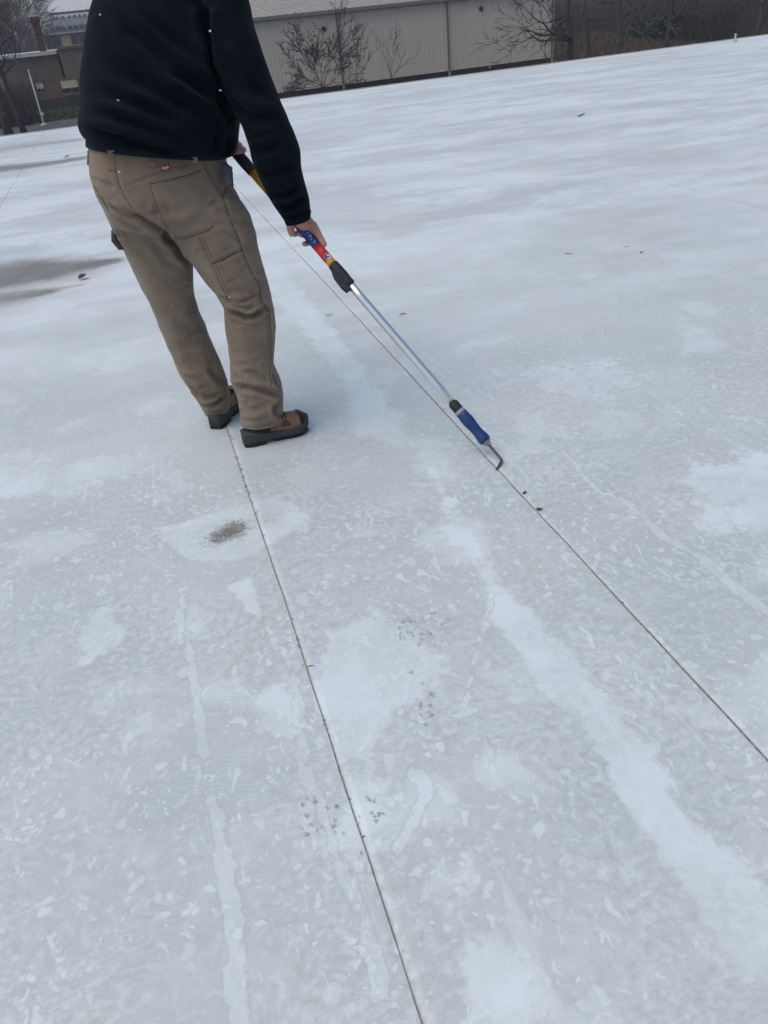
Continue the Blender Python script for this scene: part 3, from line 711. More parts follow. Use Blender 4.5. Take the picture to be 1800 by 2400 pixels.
# ---- bare trees
M['bark'] = mat('bark', (0.034, 0.029, 0.027), 0.95, 0.35, 3, 0.5, 20)
M['bark2'] = mat('bark_grey', (0.055, 0.048, 0.045), 0.95, 0.35, 3, 0.5, 20)
M['deadleaf'] = mat('dead_leaves', (0.05, 0.028, 0.018), 0.9, 0.4, 3)
def grow(mb, p, d, L, r, depth, q, spread, upw, minr=.008, leaves=None, kids=(2, 3), jit=.18):
    n = 4; pts = [p]; rad = [r]; cur = p.copy(); dd = d.copy()
    for i in range(n):
        dd = (dd + Vector((q.gauss(0, jit), q.gauss(0, jit), q.gauss(0, jit)+upw))).normalized(); cur = cur+dd*(L/n); pts.append(cur.copy()); rad.append(max(minr*.6, r*(1-.13*(i+1))))
    mb.tube(pts, rad, 6 if r > .06 else 4 if r > .02 else 3, False)
    if depth == 0:
        if leaves is not None and q.random() < .5:
            for _ in range(2):
                c = pts[-1]+Vector((q.gauss(0, .06), q.gauss(0, .06), q.gauss(0, .06))); a = Vector((q.gauss(0, 1), q.gauss(0, 1), q.gauss(0, 1))).normalized()*.06; b_ = a.cross(Vector((q.gauss(0, 1), q.gauss(0, 1), q.gauss(0, 1)))).normalized()*.035
                leaves.add([c-a, c+b_, c+a, c-b_], [(0, 1, 2, 3)])
        return
    for k in range(q.randint(*kids)):
        i = q.choice([2, 3, 4, 4]); t = (pts[i]-pts[i-1]).normalized()
        a = Vector((q.gauss(0, 1), q.gauss(0, 1), q.gauss(0, 1))); a = (a-t*a.dot(t)).normalized()
        grow(mb, pts[i], (t+a*spread*q.uniform(.6, 1.3)).normalized(), L*q.uniform(.62, .85), max(minr, rad[i]*q.uniform(.5, .72)), depth-1, q, spread, upw, minr, leaves, kids, jit)
def tree(name, label, base, hgt, r, seed, limbs, depth=4, spread=.75, upw=.06, bark='bark', trunk_pts=None, leafy=False, group=None, cat='tree', minr=.009, kids=(2, 3)):
    q = random.Random(seed); t = empty(name, base); tag(t, label, cat, group)
    base = Vector(base)
    if trunk_pts is None:
        trunk_pts = [base, base+Vector((q.gauss(0, .03)*hgt, q.gauss(0, .03)*hgt, hgt*.5)), base+Vector((q.gauss(0, .05)*hgt, q.gauss(0, .05)*hgt, hgt))]
    n = len(trunk_pts); mb = MB(); fine = []; 
    for i in range(n-1):
        for k in range(4): fine.append(Vector(trunk_pts[i]).lerp(Vector(trunk_pts[i+1]), k/4)+Vector((q.gauss(0, r*.12), q.gauss(0, r*.12), 0)))
    fine.append(Vector(trunk_pts[-1])); rr = [r*(1.25 if i == 0 else 1)*(1-.75*i/(len(fine)-1)) for i in range(len(fine))]
    mb.tube(fine, rr, 9); mb.build('trunk', M[bark], t, True)
    cr = MB(); lv = MB() if leafy else None
    for (f_, dvec, L) in limbs:
        i = min(len(fine)-1, int(f_*(len(fine)-1))); grow(cr, fine[i], Vector(dvec).normalized(), L, rr[i]*.6, depth, q, spread, upw, minr, lv, kids)
    o = cr.build('crown', M[bark], t)
    if lv is not None and lv.v: lv.build('dead_leaf_clumps', M['deadleaf'], o)['kind'] = 'stuff'
    return t
def rl(q, n, lo, hi, L, up_=(.3, 1.1)):
    out = []
    for k in range(n):
        a = 2*math.pi*k/n+q.uniform(-.4, .4); out.append((q.uniform(lo, hi), (math.cos(a), math.sin(a), q.uniform(*up_)), L*q.uniform(.75, 1.15)))
    return out
q = random.Random(21)
# small spreading tree before the warehouse wall
p = at(757, 214, 56.0); b0 = Vector((p.x, p.y, GZ)); fork = Vector((p.x, p.y, at(755, 196, 56).z))
L_ = []
for (px, py) in ((700, 90), (738, 70), (790, 60), (800, 130), (815, 150), (690, 150), (672, 165), (745, 110), (770, 95), (720, 130), (830, 165)):
    tp = at(px, py, 56+q.uniform(-1.2, 1.2)); L_.append((q.uniform(.86, 1.0), tp-fork, (tp-fork).length*.52))
tree('bare_tree', 'small bare spreading tree with a few dead leaves before the tan warehouse wall', b0, 2, .10, 31, L_, depth=4, spread=.55, upw=.03, trunk_pts=[b0, (b0+fork)/2, fork], leafy=True, minr=.016, kids=(2, 4))
for px, top, lab, sd_ in ((840, 130, 'thin leafless sapling just right of the small spreading tree', 5), (915, 125, 'twin-stemmed bare sapling below the wall between two downspouts', 6)):
    p = at(px, 205, 57.0); b0 = Vector((p.x, p.y, GZ)); tz = at(px, top, 57).z
    tree('bare_sapling', lab, b0, tz-GZ, .035, sd_, [(f_, (q.gauss(0, .35), q.gauss(0, .2), 1), 1.5) for f_ in (.35, .4, .5, .6, .6, .7, .85)], depth=2, spread=.35, upw=.12, minr=.011)
# two leaning yard trees at the warehouse corner
for (px, Y, lab, sd_, lims) in (
    (1336, 54.0, 'dark bare tree at the warehouse corner with limbs reaching over the wall', 41,
        [((1215, 118)), ((1240, 92)), ((1190, 130)), ((1250, 40)), ((1210, 55)), ((1290, 10)), ((1230, 75)), ((1360, -20)), ((1300, -40))]),
    (1373, 52.0, 'forked grey-barked tree standing right of the warehouse corner', 42,
        [((1450, 60)), ((1430, 20)), ((1400, -20)), ((1340, -30)), ((1470, 40)), ((1350, 40))])):
    p = at(px, 140, Y); b0 = Vector((p.x, p.y, GZ)); mid_ = at(px+2, 92, Y); top = at(px-6, 25, Y); hi_ = top+Vector((.3, 0, 3))
    L_ = []
    for k, (ax, ay) in enumerate(lims):
        tp = at(ax, ay, Y+q.uniform(-1.5, 1.0)); f_ = .40 if ay > 70 else .62 if ay > 20 else .8
        st_ = mid_ if ay > 70 else top
        L_.append((f_, tp-st_+Vector((0, 0, .6)), (tp-st_).length*.6))
    tree('yard_tree', lab, b0, 6, .26, sd_, L_, depth=4, spread=.6, upw=-.01, trunk_pts=[b0, mid_, top, hi_], bark='bark' if sd_ == 41 else 'bark2', minr=.018, group='trees at the warehouse corner')
# wood to the right
spots = [(1455, 66, .22), (1500, 74, .16), (1562, 60, .2), (1590, 82, .2), (1640, 70, .15), (1690, 88, .22), (1735, 76, .16), (1770, 66, .18), (1420, 84, .2), (1530, 95, .25), (1840, 72, .2), (1905, 68, .2)]
names_ = ['slender dark trunk just right of the forked yard tree', 'thin bare tree in the wood, second in from the yard trees', 'darkest straight trunk near the middle of the wood', 'far bare tree behind the darkest straight trunk',
          'thin bare tree above the small roof vent pipe, left of it', 'thick far tree of the wood above the roof vent pipe', 'thin bare tree of the wood right of the vent pipe', 'nearest bare tree at the right border of the picture',
          'far bare tree seen between the yard trees', 'stoutest far trunk in the middle of the wood', 'bare tree at the very edge of the wood, outermost but one', 'outermost bare tree of the wood on the right']
for k, (px, Y, r) in enumerate(spots):
    p = at(px, 110, Y); b0 = Vector((p.x, p.y, GZ))
    tree('wood_tree', names_[k], b0, 11, r, 60+k, rl(q, 9, .25, .95, 2.6, (.2, 1.2)), depth=3, spread=.6, upw=.05, bark='bark' if k % 2 == 0 else 'bark2', group='trees of the wood on the right', minr=.02)
# undergrowth of the wood: twigs and evergreen leaves nobody could count
def brush(name, label, zones, n, m, seed, leaf, hgt, cat='undergrowth'):
    q = random.Random(seed); mb = MB()
    for _ in range(n):
        (x0, x1, y0, y1) = q.choice(zones); x = q.uniform(x0, x1); y = q.uniform(y0, y1)
        hh = hgt*(.65+.5*noise.noise(Vector((x*.13, y*.1, seed))))
        if leaf:
            z = GZ+hh*q.random()**.7; a = Vector((q.gauss(0, 1), q.gauss(0, 1), q.gauss(0, .6))).normalized()*leaf*q.uniform(.6, 1.4); b_ = a.cross(Vector((q.gauss(0, 1), q.gauss(0, 1), q.gauss(0, 1)))).normalized()*leaf*.6; c = Vector((x, y, z))
            mb.add([c-a, c+b_, c+a, c-b_], [(0, 1, 2, 3)])
        else:
            h = hh*q.uniform(.5, 1.3); lx, ly = q.gauss(0, .34)*h, q.gauss(0, .3)*h; r = q.uniform(.008, .024); c = Vector((x, y, GZ)); t = c+Vector((lx, ly, h)); md = (c+t)/2+Vector((q.gauss(0, .3), q.gauss(0, .2), q.gauss(0, .2)))
            mb.tube([c, md, t], [r, r*.7, r*.25], 3, False)
            for _k in range(3):
                s_ = md.lerp(t, q.random()); mb.tube([s_, s_+Vector((q.gauss(0, .35), q.gauss(0, .35), q.uniform(.1, .7)))], [r*.5, r*.15], 3, False)
    return tag(mb.build(name, m), label, cat, kind='stuff')
WX0 = at(1330, 100, 70).x; WX1 = at(2000, 60, 70).x
hx0, hx1 = at(1490, 90, 84).x, at(1600, 70, 84).x
brush('evergreen_thicket', 'dark evergreen thicket low in the middle of the wood', [(at(1480, 60, 71).x, at(1610, 60, 71).x, 69, 73), (at(1480, 60, 71).x, at(1610, 60, 71).x, 69, 73), (at(1600, 60, 71).x, at(1720, 60, 71).x, 70, 74), (hx0-3, hx1+2, 79, 83), (WX0-3, WX1+10, 96, 100)], 26000, mat('evergreen_leaves', (0.020, 0.030, 0.019), .8, .6, 1), 12, .16, 4.0, 'thicket')
gx0, gx1 = at(1290, 140, 70).x, at(1490, 110, 70).x
vv = []; ff = []; bank_z = lambda x, y: GZ+1.55*max(0.0, min(1.0, (y-58)/16))*max(0.0, min(1.0, (x-gx0+3)/4))*max(0.0, min(1.0, (gx1+8-x)/9))
for j in range(11):
    for k in range(31):
        x = gx0-3+(gx1-gx0+11)*k/30; y = 58+2.2*j; vv.append((x, y, bank_z(x, y)+.01+.12*noise.noise(Vector((x*.5, y*.5, 0)))))
for j in range(10):
    for k in range(30): a_ = j*31+k; ff.append((a_, a_+1, a_+32, a_+31))
mb = MB(); mb.add(vv, ff); tag(mb.build('grass_bank', mat('dry_bank', (0.075, 0.056, 0.036), .95, .5, 1.2), None, True), kind='structure')
mb = MB(); q2 = random.Random(14)
for _ in range(14000):
    x, y = q2.uniform(gx0-1, gx1+3), q2.uniform(60, 79); z = bank_z(x, y); h = q2.uniform(.15, .55); a_ = q2.uniform(0, 6.28); w_ = .03
    mb.add([(x-w_*math.cos(a_), y-w_*math.sin(a_), z), (x+w_*math.cos(a_), y+w_*math.sin(a_), z), (x+q2.gauss(0, .18), y+q2.gauss(0, .18), z+h)], [(0, 1, 2)])
tag(mb.build('dry_grass', mat('dry_grass', (0.085, 0.062, 0.040), .95, .5, 2)), 'brown dry grass bank between yard trees and wood', 'grass', kind='stuff')
brush('undergrowth', 'dense bare brush filling the dark wood on the right', [(gx1+2, WX1+10, 66, 84), (WX0, WX1+10, 86, 98), (WX0, WX1+10, 86, 98), (WX0, WX1+10, 88, 98)], 13000, mat('brush_twigs', (0.050, 0.041, 0.036), .95, .75, .22), 9, 0, 5.6)
# dark wood backdrop rises: bank behind the brush
mb = MB(); vv = []; ff = []
for j in range(7):
    for k in range(61):
        x = WX0-18+(WX1-WX0+60)*k/60; y = 100+6*j; vv.append((x, y, GZ+j*1.6+.8*noise.noise(Vector((x*.1, j, 0)))*(j > 0)))
for j in range(6):
    for k in range(60): a = j*61+k; ff.append((a, a+1, a+62, a+61))
mb.add(vv, ff); tag(mb.build('wooded_bank', mat('leaf_litter', (0.06, 0.047, 0.038), .95, .6, .3), None, True), kind='structure')
# trees at the far left
lt = [(8, 66, .30, 'thick dark trunk at the left border of the picture'), (44, 70, .20, 'leaning bare trunk left of the slim white post'), (-40, 80, .3, 'bare tree just outside the left border')]
for k, (px, Y, r, lab) in enumerate(lt):
    p = at(px, 270, Y); b0 = Vector((p.x, p.y, GZ))
    tree('roadside_tree', lab, b0, 10, r, 80+k, rl(q, 11, .4, .95, 2.4, (.5, 1.4)), depth=3, spread=.55, upw=.05, group='bare trees by the parking lot', minr=.02)
far_l = [(20, 120, 'left'), (60, 128, ''), (-20, 118, ''), (85, 150, ''), (40, 160, '')]
fl = ['bushy bare tree rising above the brown building, left of the chimney', 'bare tree close behind the brick chimney', 'dense bare tree above the left border', 'smallest far tree between chimney and white hall', 'pale far tree high on the left rise']
for k, (px, Y, _) in enumerate(far_l):
    p = at(px, 150, Y); b0 = Vector((p.x, p.y, GZ))
    tree('far_tree', fl[k], b0, (11.5, 10, 12, 8.5, 13)[k], .22, 100+k, rl(q, 14, .15, 1, 3.0, (.2, 1.3)), depth=3, spread=.6, upw=.04, group='far trees on the left', bark='bark2', minr=.03, kids=(3, 4))
brush('roadside_brush', 'low bare brush along the left edge of the lawn', [(at(-60, 240, 78).x, at(60, 240, 78).x, 76, 84)], 2200, mat('roadside_twigs', (0.035, 0.028, 0.024), .95, .4, 2), 33, 0, 3.2)
brush('far_brush', 'bare tree tops massed on the rise behind the chimney', [(-38, 2, 150, 215)], 5000, mat('far_twigs', (0.05, 0.046, 0.048), .95, .4, 2), 35, 0, 11.0, 'woods')
brush('skyline_brush', 'tree tops showing above the warehouse roof', [(-2, 70, 110, 140)], 5000, mat('skyline_twigs', (0.045, 0.04, 0.042), .95, .4, 2), 36, 0, 9.0, 'woods')

# ------------------------------------------------------------------ damp snowy air
def haze(density):
    m = bpy.data.materials.new('haze'); m.use_nodes = True; N = m.node_tree.nodes; N.clear()
    out = N.new('ShaderNodeOutputMaterial'); pv = N.new('ShaderNodeVolumePrincipled'); pv.inputs['Density'].default_value = density
    pv.inputs['Color'].default_value = (.86, .88, .92, 1); pv.inputs['Anisotropy'].default_value = .2; m.node_tree.links.new(pv.outputs[0], out.inputs['Volume'])
    mb = MB(); mb.box(-1600, 1600, -700, 2300, GZ-1, 24); tag(mb.build('haze', m), 'thin pale snowy haze filling the air', 'haze', kind='stuff')
haze(.0008)

# ------------------------------------------------------------------ the worker
def z5(x, y): return (180+x*.31344, 340+y*.31344)
def z6(x, y): return (400+x*.2170, 680+y*.2170)
HV = Vector((.10, .995, 0)).normalized()         # level viewing direction at the worker
def ringpts(L, R, Y, b, k=2.3, n=40, tilt=0.0):
    """closed cross-section whose left and right outline points are given; b = half depth"""
    Yl, Yr = (Y if hasattr(Y, '__len__') else (Y, Y))
    l, r = at(*L, Yl), at(*R, Yr); c = (l+r)/2; u = (r-l)/2
    v = HV + Vector((0, 0, tilt)); v = (v-u.normalized()*v.dot(u.normalized())).normalized()*b
    out = []
    for i in range(n):
        w = 2*math.pi*i/n; cs, sn = math.cos(w), math.sin(w)
        out.append(c + u*math.copysign(abs(cs)**(2/k), cs) + v*math.copysign(abs(sn)**(2/k), sn))
    return out
def lring(c, u, v, k=2.2, n=24):
    out = []
    for i in range(n):
        w = 2*math.pi*i/n; cs, sn = math.cos(w), math.sin(w)
        out.append(Vector(c)+Vector(u)*math.copysign(abs(cs)**(2/k), cs)+Vector(v)*math.copysign(abs(sn)**(2/k), sn))
    return out
FACE = Vector((math.sin(math.radians(40)), math.cos(math.radians(40)), 0)); SIDE = Vector((FACE.y, -FACE.x, 0))   # his forward and his right

# pole first: everything the hands do follows it
TIP = gnd(1163, 1101, 0.004)
HAND = at(718, 548, 2.85)
HOOKTOP = at(1147, 1044, 2.33)                   # where the rod enters the blue handle
PD = (HAND-HOOKTOP).normalized()                 # up the pole
def along(px, py):                               # distance up the pole nearest to a photo point
    d = direction(px, py); w0 = C0-HOOKTOP; b_ = d.dot(PD); dd = d.dot(w0); e_ = PD.dot(w0); return (e_-b_*dd)/(1-b_*b_)
def on_pole(s_): return HOOKTOP+PD*s_
VW = (HAND-C0).normalized(); SR = (VW.cross(PD)).normalized()
if SR.dot(right) < 0: SR = -SR
EW = (VW-PD*VW.dot(PD)).normalized()             # away from the camera, square to the pole

# ---- body (continuous): torso, head, arms and hands
W0 = at(372, 388, 2.99)                          # belt centre
waist = Vector((W0.x, 2.99, W0.z)); 
sh_c = at(395, -45, 3.07); neck = sh_c+Vector((0, 0, .08))+FACE*.03; 
shR = sh_c+SIDE*.19; shL = sh_c-SIDE*.19
headc = neck+Vector((0, 0, .19))+FACE*.07
bd = MB()
# torso core
for_t = []
for t, a_, b_ in ((-.12, .13, .10), (0, .15, .10), (.3, .15, .10), (.6, .17, .105), (.85, .18, .10), (1.0, .14, .07), (1.08, .07, .06)):
    c = waist.lerp(sh_c, t); for_t.append(lring(c, SIDE*a_, FACE*b_))
bd.loft(for_t)
bd.tube([sh_c-Vector((0, 0, .05)), neck, headc-Vector((0, 0, .04))], [.065, .058, .058], 16)
# head: skull, jaw, nose, ears, brow, lips
UPV = Vector((0, 0, 1)); hr = []
for z_, f_, a_, b_ in ((-.125, .045, .030, .040), (-.115, .040, .050, .055), (-.085, .025, .062, .078), (-.04, .012, .070, .092), (.0, .0, .075, .098), (.05, -.005, .077, .098), (.085, -.008, .066, .085), (.108, -.010, .045, .060), (.118, -.010, .016, .022)):
    hr.append(lring(headc+UPV*z_+FACE*f_, SIDE*a_, FACE*b_, 2.1, 24))
bd.loft(hr)
bd.tube([headc+FACE*.090+UPV*.015, headc+FACE*.108-UPV*.012, headc+FACE*.118-UPV*.030, headc+FACE*.095-UPV*.038], [.008, .011, .014, .010], 10)
bd.tube([headc+FACE*.098-UPV*.066-SIDE*.024, headc+FACE*.108-UPV*.064, headc+FACE*.098-UPV*.066+SIDE*.024], [.006, .010, .006], 8)
bd.tube([headc+FACE*.090+UPV*.032-SIDE*.045, headc+FACE*.100+UPV*.036, headc+FACE*.090+UPV*.032+SIDE*.045], [.008, .010, .008], 8)
for s_ in (-1, 1):
    e_ = headc+SIDE*(s_*.078)-FACE*.005
    bd.tube([e_+UPV*.032+FACE*.006, e_+UPV*.02-FACE*.014+SIDE*s_*.012, e_-UPV*.012-FACE*.012+SIDE*s_*.010, e_-UPV*.034+FACE*.004], [.008, .011, .010, .007], 8)
# right arm to wrist and hand
ELB = at(618, 262, 2.86); WR = on_pole(along(697, 512))-EW*.050+SR*.008
bd.tube([shR, shR.lerp(ELB, .5), ELB, ELB.lerp(WR, .4), WR], [.055, .050, .042, .042, .030], 14)
def H(px, py, e_, s_=0.0):                       # point near the pole: photo column/row taken at the pole, pushed away by e_
    d = direction(px, py); t = (HAND+EW*e_-C0).dot(EW)/d.dot(EW); return C0+d*t
# palm and back of the hand lie on the right of the pole
pal = []
PAX = (H(746, 556, -.006)-WR).normalized()
for (cx_, cy_, e_, a_, b_) in ((699, 512, -.040, .029, .020), (711, 519, -.022, .030, .017), (726, 529, -.002, .026, .015), (736, 543, .008, .020, .014), (743, 556, .010, .013, .012)):
    c = H(cx_, cy_, e_); u = (SR*.92+PD*.39).normalized()*a_; v = PAX.cross(u).normalized()*b_; pal.append(lring(c, u, v, 2.2, 20))
bd.loft(pal)
# thumb along the pole
bd.tube([H(731, 524, -.010), H(743, 544, -.006), H(752, 560, -.005), H(759, 571, -.006), H(763, 578, -.007)], [.0165, .0140, .0120, .0110, .0075], 12)
# fingers pass behind the pole and come out on its left
bd.tube([H(738, 548, .010), H(732, 563, .026), H(722, 570, .026), H(714, 572, .010), H(711, 571, -.004)], [.0115, .011, .0105, .010, .007], 10)
bd.tube([H(732, 540, .012), H(722, 550, .030), H(710, 551, .030), H(702, 548, .014), H(700, 546, .002)], [.0115, .0115, .011, .0095, .007], 10)
bd.tube([H(724, 532, .010), H(712, 540, .030), H(700, 545, .026), H(692, 549, .010), H(690, 552, .000)], [.0115, .011, .010, .0095, .007], 10)
bd.tube([H(684, 512, -.034), H(680, 523, -.024), H(681, 536, -.010), H(684, 548, -.006), H(685.5, 554, -.006)], [.019, .0160, .0135, .0125, .009], 12)
# left arm and the hand on the grip
GL_ = on_pole(along(548, 328))
ELL = shL.lerp(GL_, .45)+FACE*.10-SIDE*.10-UPV*.12; WL = GL_-SIDE*.045-FACE*.02+UPV*.02
bd.tube([shL, shL.lerp(ELL, .5), ELL, ELL.lerp(WL, .5), WL], [.055, .05, .043, .042, .030], 14)
hx = SIDE; hl = []
for t_, a_, b_ in ((0, .026, .020), (.35, .034, .017), (.75, .036, .016), (1, .03, .014)):
    c = WL.lerp(GL_+FACE*.024-PD*.0, t_); ax = (GL_-WL).normalized(); u = (PD-ax*PD.dot(ax)).normalized()*a_; hl.append(lring(c, u, ax.cross(u).normalized()*b_, 2.2, 18))
bd.loft(hl)
for k in range(4):
    o_ = PD*(.030-.020*k); bd.tube([GL_+o_+FACE*.026-SIDE*.01, GL_+o_+FACE*.024+SIDE*.024, GL_+o_+SIDE*.034, GL_+o_-FACE*.022+SIDE*.018, GL_+o_-FACE*.027], [.011, .0105, .010, .0095, .007], 10)
bd.tube([WL+PD*.02, GL_+PD*.038-FACE*.026-SIDE*.012, GL_+PD*.055-FACE*.022+SIDE*.012], [.015, .013, .009], 10)
body_me = remesh(bd.mesh('b'), .0034, 3)
person = link_mesh('person', body_me, M['skin'])
tag(person, 'worker in dark sweatshirt and brown work trousers seen from behind, bent over a pole', 'person')
M['eye'] = mat('eye', (.7, .68, .66), .2); M['iris'] = mat('iris', (.04, .05, .06), .2)
for s_ in (-1, 1):
    mb = MB(); c = headc+FACE*.086+SIDE*(s_*.031)+UPV*.012
    mb.loft([lring(c+FACE*f_, SIDE*r_, UPV*r_, 2, 12) for f_, r_ in ((-.012, .002), (-.008, .009), (0, .012), (.008, .009), (.012, .002))]); e_ = mb.build('eye', M['eye'], person, True)
    mb = MB(); mb.tube([c+FACE*.0115, c+FACE*.0128], [.006, .004], 12); mb.build('iris', M['iris'], e_)
hm = MB(); hh = []
for z_, f_, a_, b_ in ((-.05, -.045, .062, .060), (-.02, -.035, .077, .075), (.02, -.025, .083, .088), (.06, -.016, .084, .098), (.095, -.012, .072, .090), (.118, -.012, .050, .066), (.128, -.012, .018, .025)):
    hh.append(lring(headc+UPV*z_+FACE*f_, SIDE*a_, FACE*b_, 2.1, 28))
hm.loft(hh); hme = remesh(hm.mesh('h'), .005, 2); co, no = get_co(hme), get_no(hme); wobble(co, no, .008, 60); set_co(hme, co)
link_mesh('hair', hme, M['hair'], person)

# ---- trousers
tr = MB()
PELV = [((207, 332), (528, 356), 2.99, .148), ((205, 365), (533, 388), 2.985, .155), ((207, 410), (545, 430), 2.98, .165), ((222, 455), (566, 470), 2.975, .172), ((240, 490), (584, 498), 2.975, .17), ((258, 530), (596, 535), 2.98, .155)]
tr.loft([ringpts(L, R, Y, b, 2.25, 48) for L, R, Y, b in PELV])
LEFT = [((225, 450), (400, 470), 3.00, .120), ((243, 492), (432, 500), 3.01, .120), ((266, 545), (448, 545), 3.02, .118), ((284, 579), (452, 590), 3.035, .112), ((312, 641), (453, 640), 3.05, .106), ((334, 684), (456, 684), 3.06, .098), ((354, 722), (465, 722), 3.07, .092), ((378, 780), (484, 772), 3.08, .088), ((400, 832), (506, 822), 3.09, .086), ((422, 880), (526, 868), 3.10, .086), ((446, 912), (536, 905), 3.11, .084), ((467, 946), (539, 932), 3.12, .082), ((481, 972), (536, 957), 3.125, .078)]
tr.loft([ringpts(L, R, Y, b, 2.3, 40, -.15) for L, R, Y, b in LEFT])
RIGHT = [((335, 450), (566, 470), 2.955, .135), ((352, 492), (585, 500), 2.945, .132), ((400, 545), (601, 545), 2.93, .122), ((436, 592), (609, 592), 2.92, .116), ((474, 650), (625, 652), 2.905, .108), ((504, 690), (635, 690), 2.90, .100), ((522, 722), (641, 722), 2.90, .096), ((527, 765), (645, 762), 2.90, .093), ((533, 810), (642, 806), 2.90, .090), ((538, 850), (640, 846), 2.90, .090), ((538, 890), (653, 884), 2.895, .095), ((552, 925), (662, 920), 2.89, .096), ((562, 960), (662, 950), 2.885, .094), ((566, 998), (664, 982), 2.88, .090)]
tr.loft([ringpts(L, R, Y, b, 2.3, 40, -.15) for L, R, Y, b in RIGHT])
tme = remesh(tr.mesh('t'), .0062, 8)
tb = bvh_of(tme); co, no = get_co(tme), get_no(tme)
FOLDS = [  # photo polyline, depth, width, ridge
    ([z5(330, 470), z5(420, 530), z5(480, 560), z5(560, 605), z5(660, 670), z5(760, 770), z5(850, 900)], .020, .014, .35),
    ([z5(250, 450), z5(360, 530), z5(450, 575)], .010, .010, .5),
    ([z5(290, 560), z5(420, 600), z5(560, 650)], .006, .016, .6),
    ([z5(640, 770), z5(730, 800), z5(820, 850)], .008, .012, .6),
    ([z5(560, 720), z5(640, 800), z5(700, 900)], .005, .016, .6),
    ([z6(540, 150), z6(620, 205), z6(720, 255), z6(810, 290), z6(890, 275), z6(985, 225), z6(1060, 190)], .017, .010, .55),
    ([z6(590, 185), z6(700, 205), z6(820, 205), z6(920, 180)], .010, .011, .6),
    ([z6(640, 330), z6(700, 350), z6(800, 345)], .004, .010, .6),
    ([z6(650, 1030), z6(800, 1045), z6(950, 1070), z6(1080, 1115), z6(1200, 1160)], .012, .012, .8),
    ([z6(1090, 890), z6(1130, 1000), z6(1150, 1080)], .010, .010, .8),
    ([z6(1190, 1180), z6(1120, 1260), z6(1130, 1330), z6(1200, 1380)], .012, .010, .7),
    ([z6(650, 900), z6(740, 960), z6(820, 1020)], .006, .012, .8),
    ([z6(760, 1250), z6(900, 1290), z6(1040, 1260)], .005, .016, .7),
    ([z6(840, 860), z6(960, 930), z6(1060, 1010)], .006, .012, .7),
    ([z6(330, 1235), z6(430, 1240), z6(520, 1190), z6(590, 1140)], .012, .010, .8),
    ([z6(200, 1030), z6(300, 1110), z6(420, 1150), z6(540, 1130)], .009, .012, .8),
    ([z6(400, 820), z6(480, 920), z6(560, 1010), z6(610, 1060)], .008, .012, .7),
    ([z6(110, 900), z6(220, 950), z6(360, 960)], .006, .013, .7),
    ([z6(60, 560), z6(200, 620), z6(380, 600)], .004, .016, .7),
    ([z6(20, 300), z6(140, 380), z6(260, 420)], .004, .016, .7),
    ([z5(380, 900), z5(560, 960), z5(760, 1000)], .004, .018, .7),
    ([z5(1060, 1130), z5(1180, 1190), z5(1330, 1160)], .005, .012, .7),
    ([z5(560, 480), z5(700, 500), z5(860, 470)], .0028, .016, .7),
    ([z5(650, 590), z5(800, 600), z5(980, 540)], .0028, .014, .7),
    ([z5(980, 430), z5(1060, 440), z5(1120, 430)], .003, .010, .7),
    ([z5(1000, 600), z5(1100, 590), z5(1180, 620)], .003, .010, .7),
    ([z5(1240, 760), z5(1300, 800), z5(1360, 800)], .004, .010, .7),
    ([z5(1160, 560), z5(1230, 600), z5(1310, 610)], .004, .012, .7),
    ([z5(1300, 930), z5(1350, 960), z5(1400, 940)], .004, .010, .7),
    ([z5(120, 260), z5(200, 300), z5(280, 330)], .003, .012, .6),
    ([z5(240, 640), z5(300, 640), z5(330, 700)], .006, .010, .6),
]
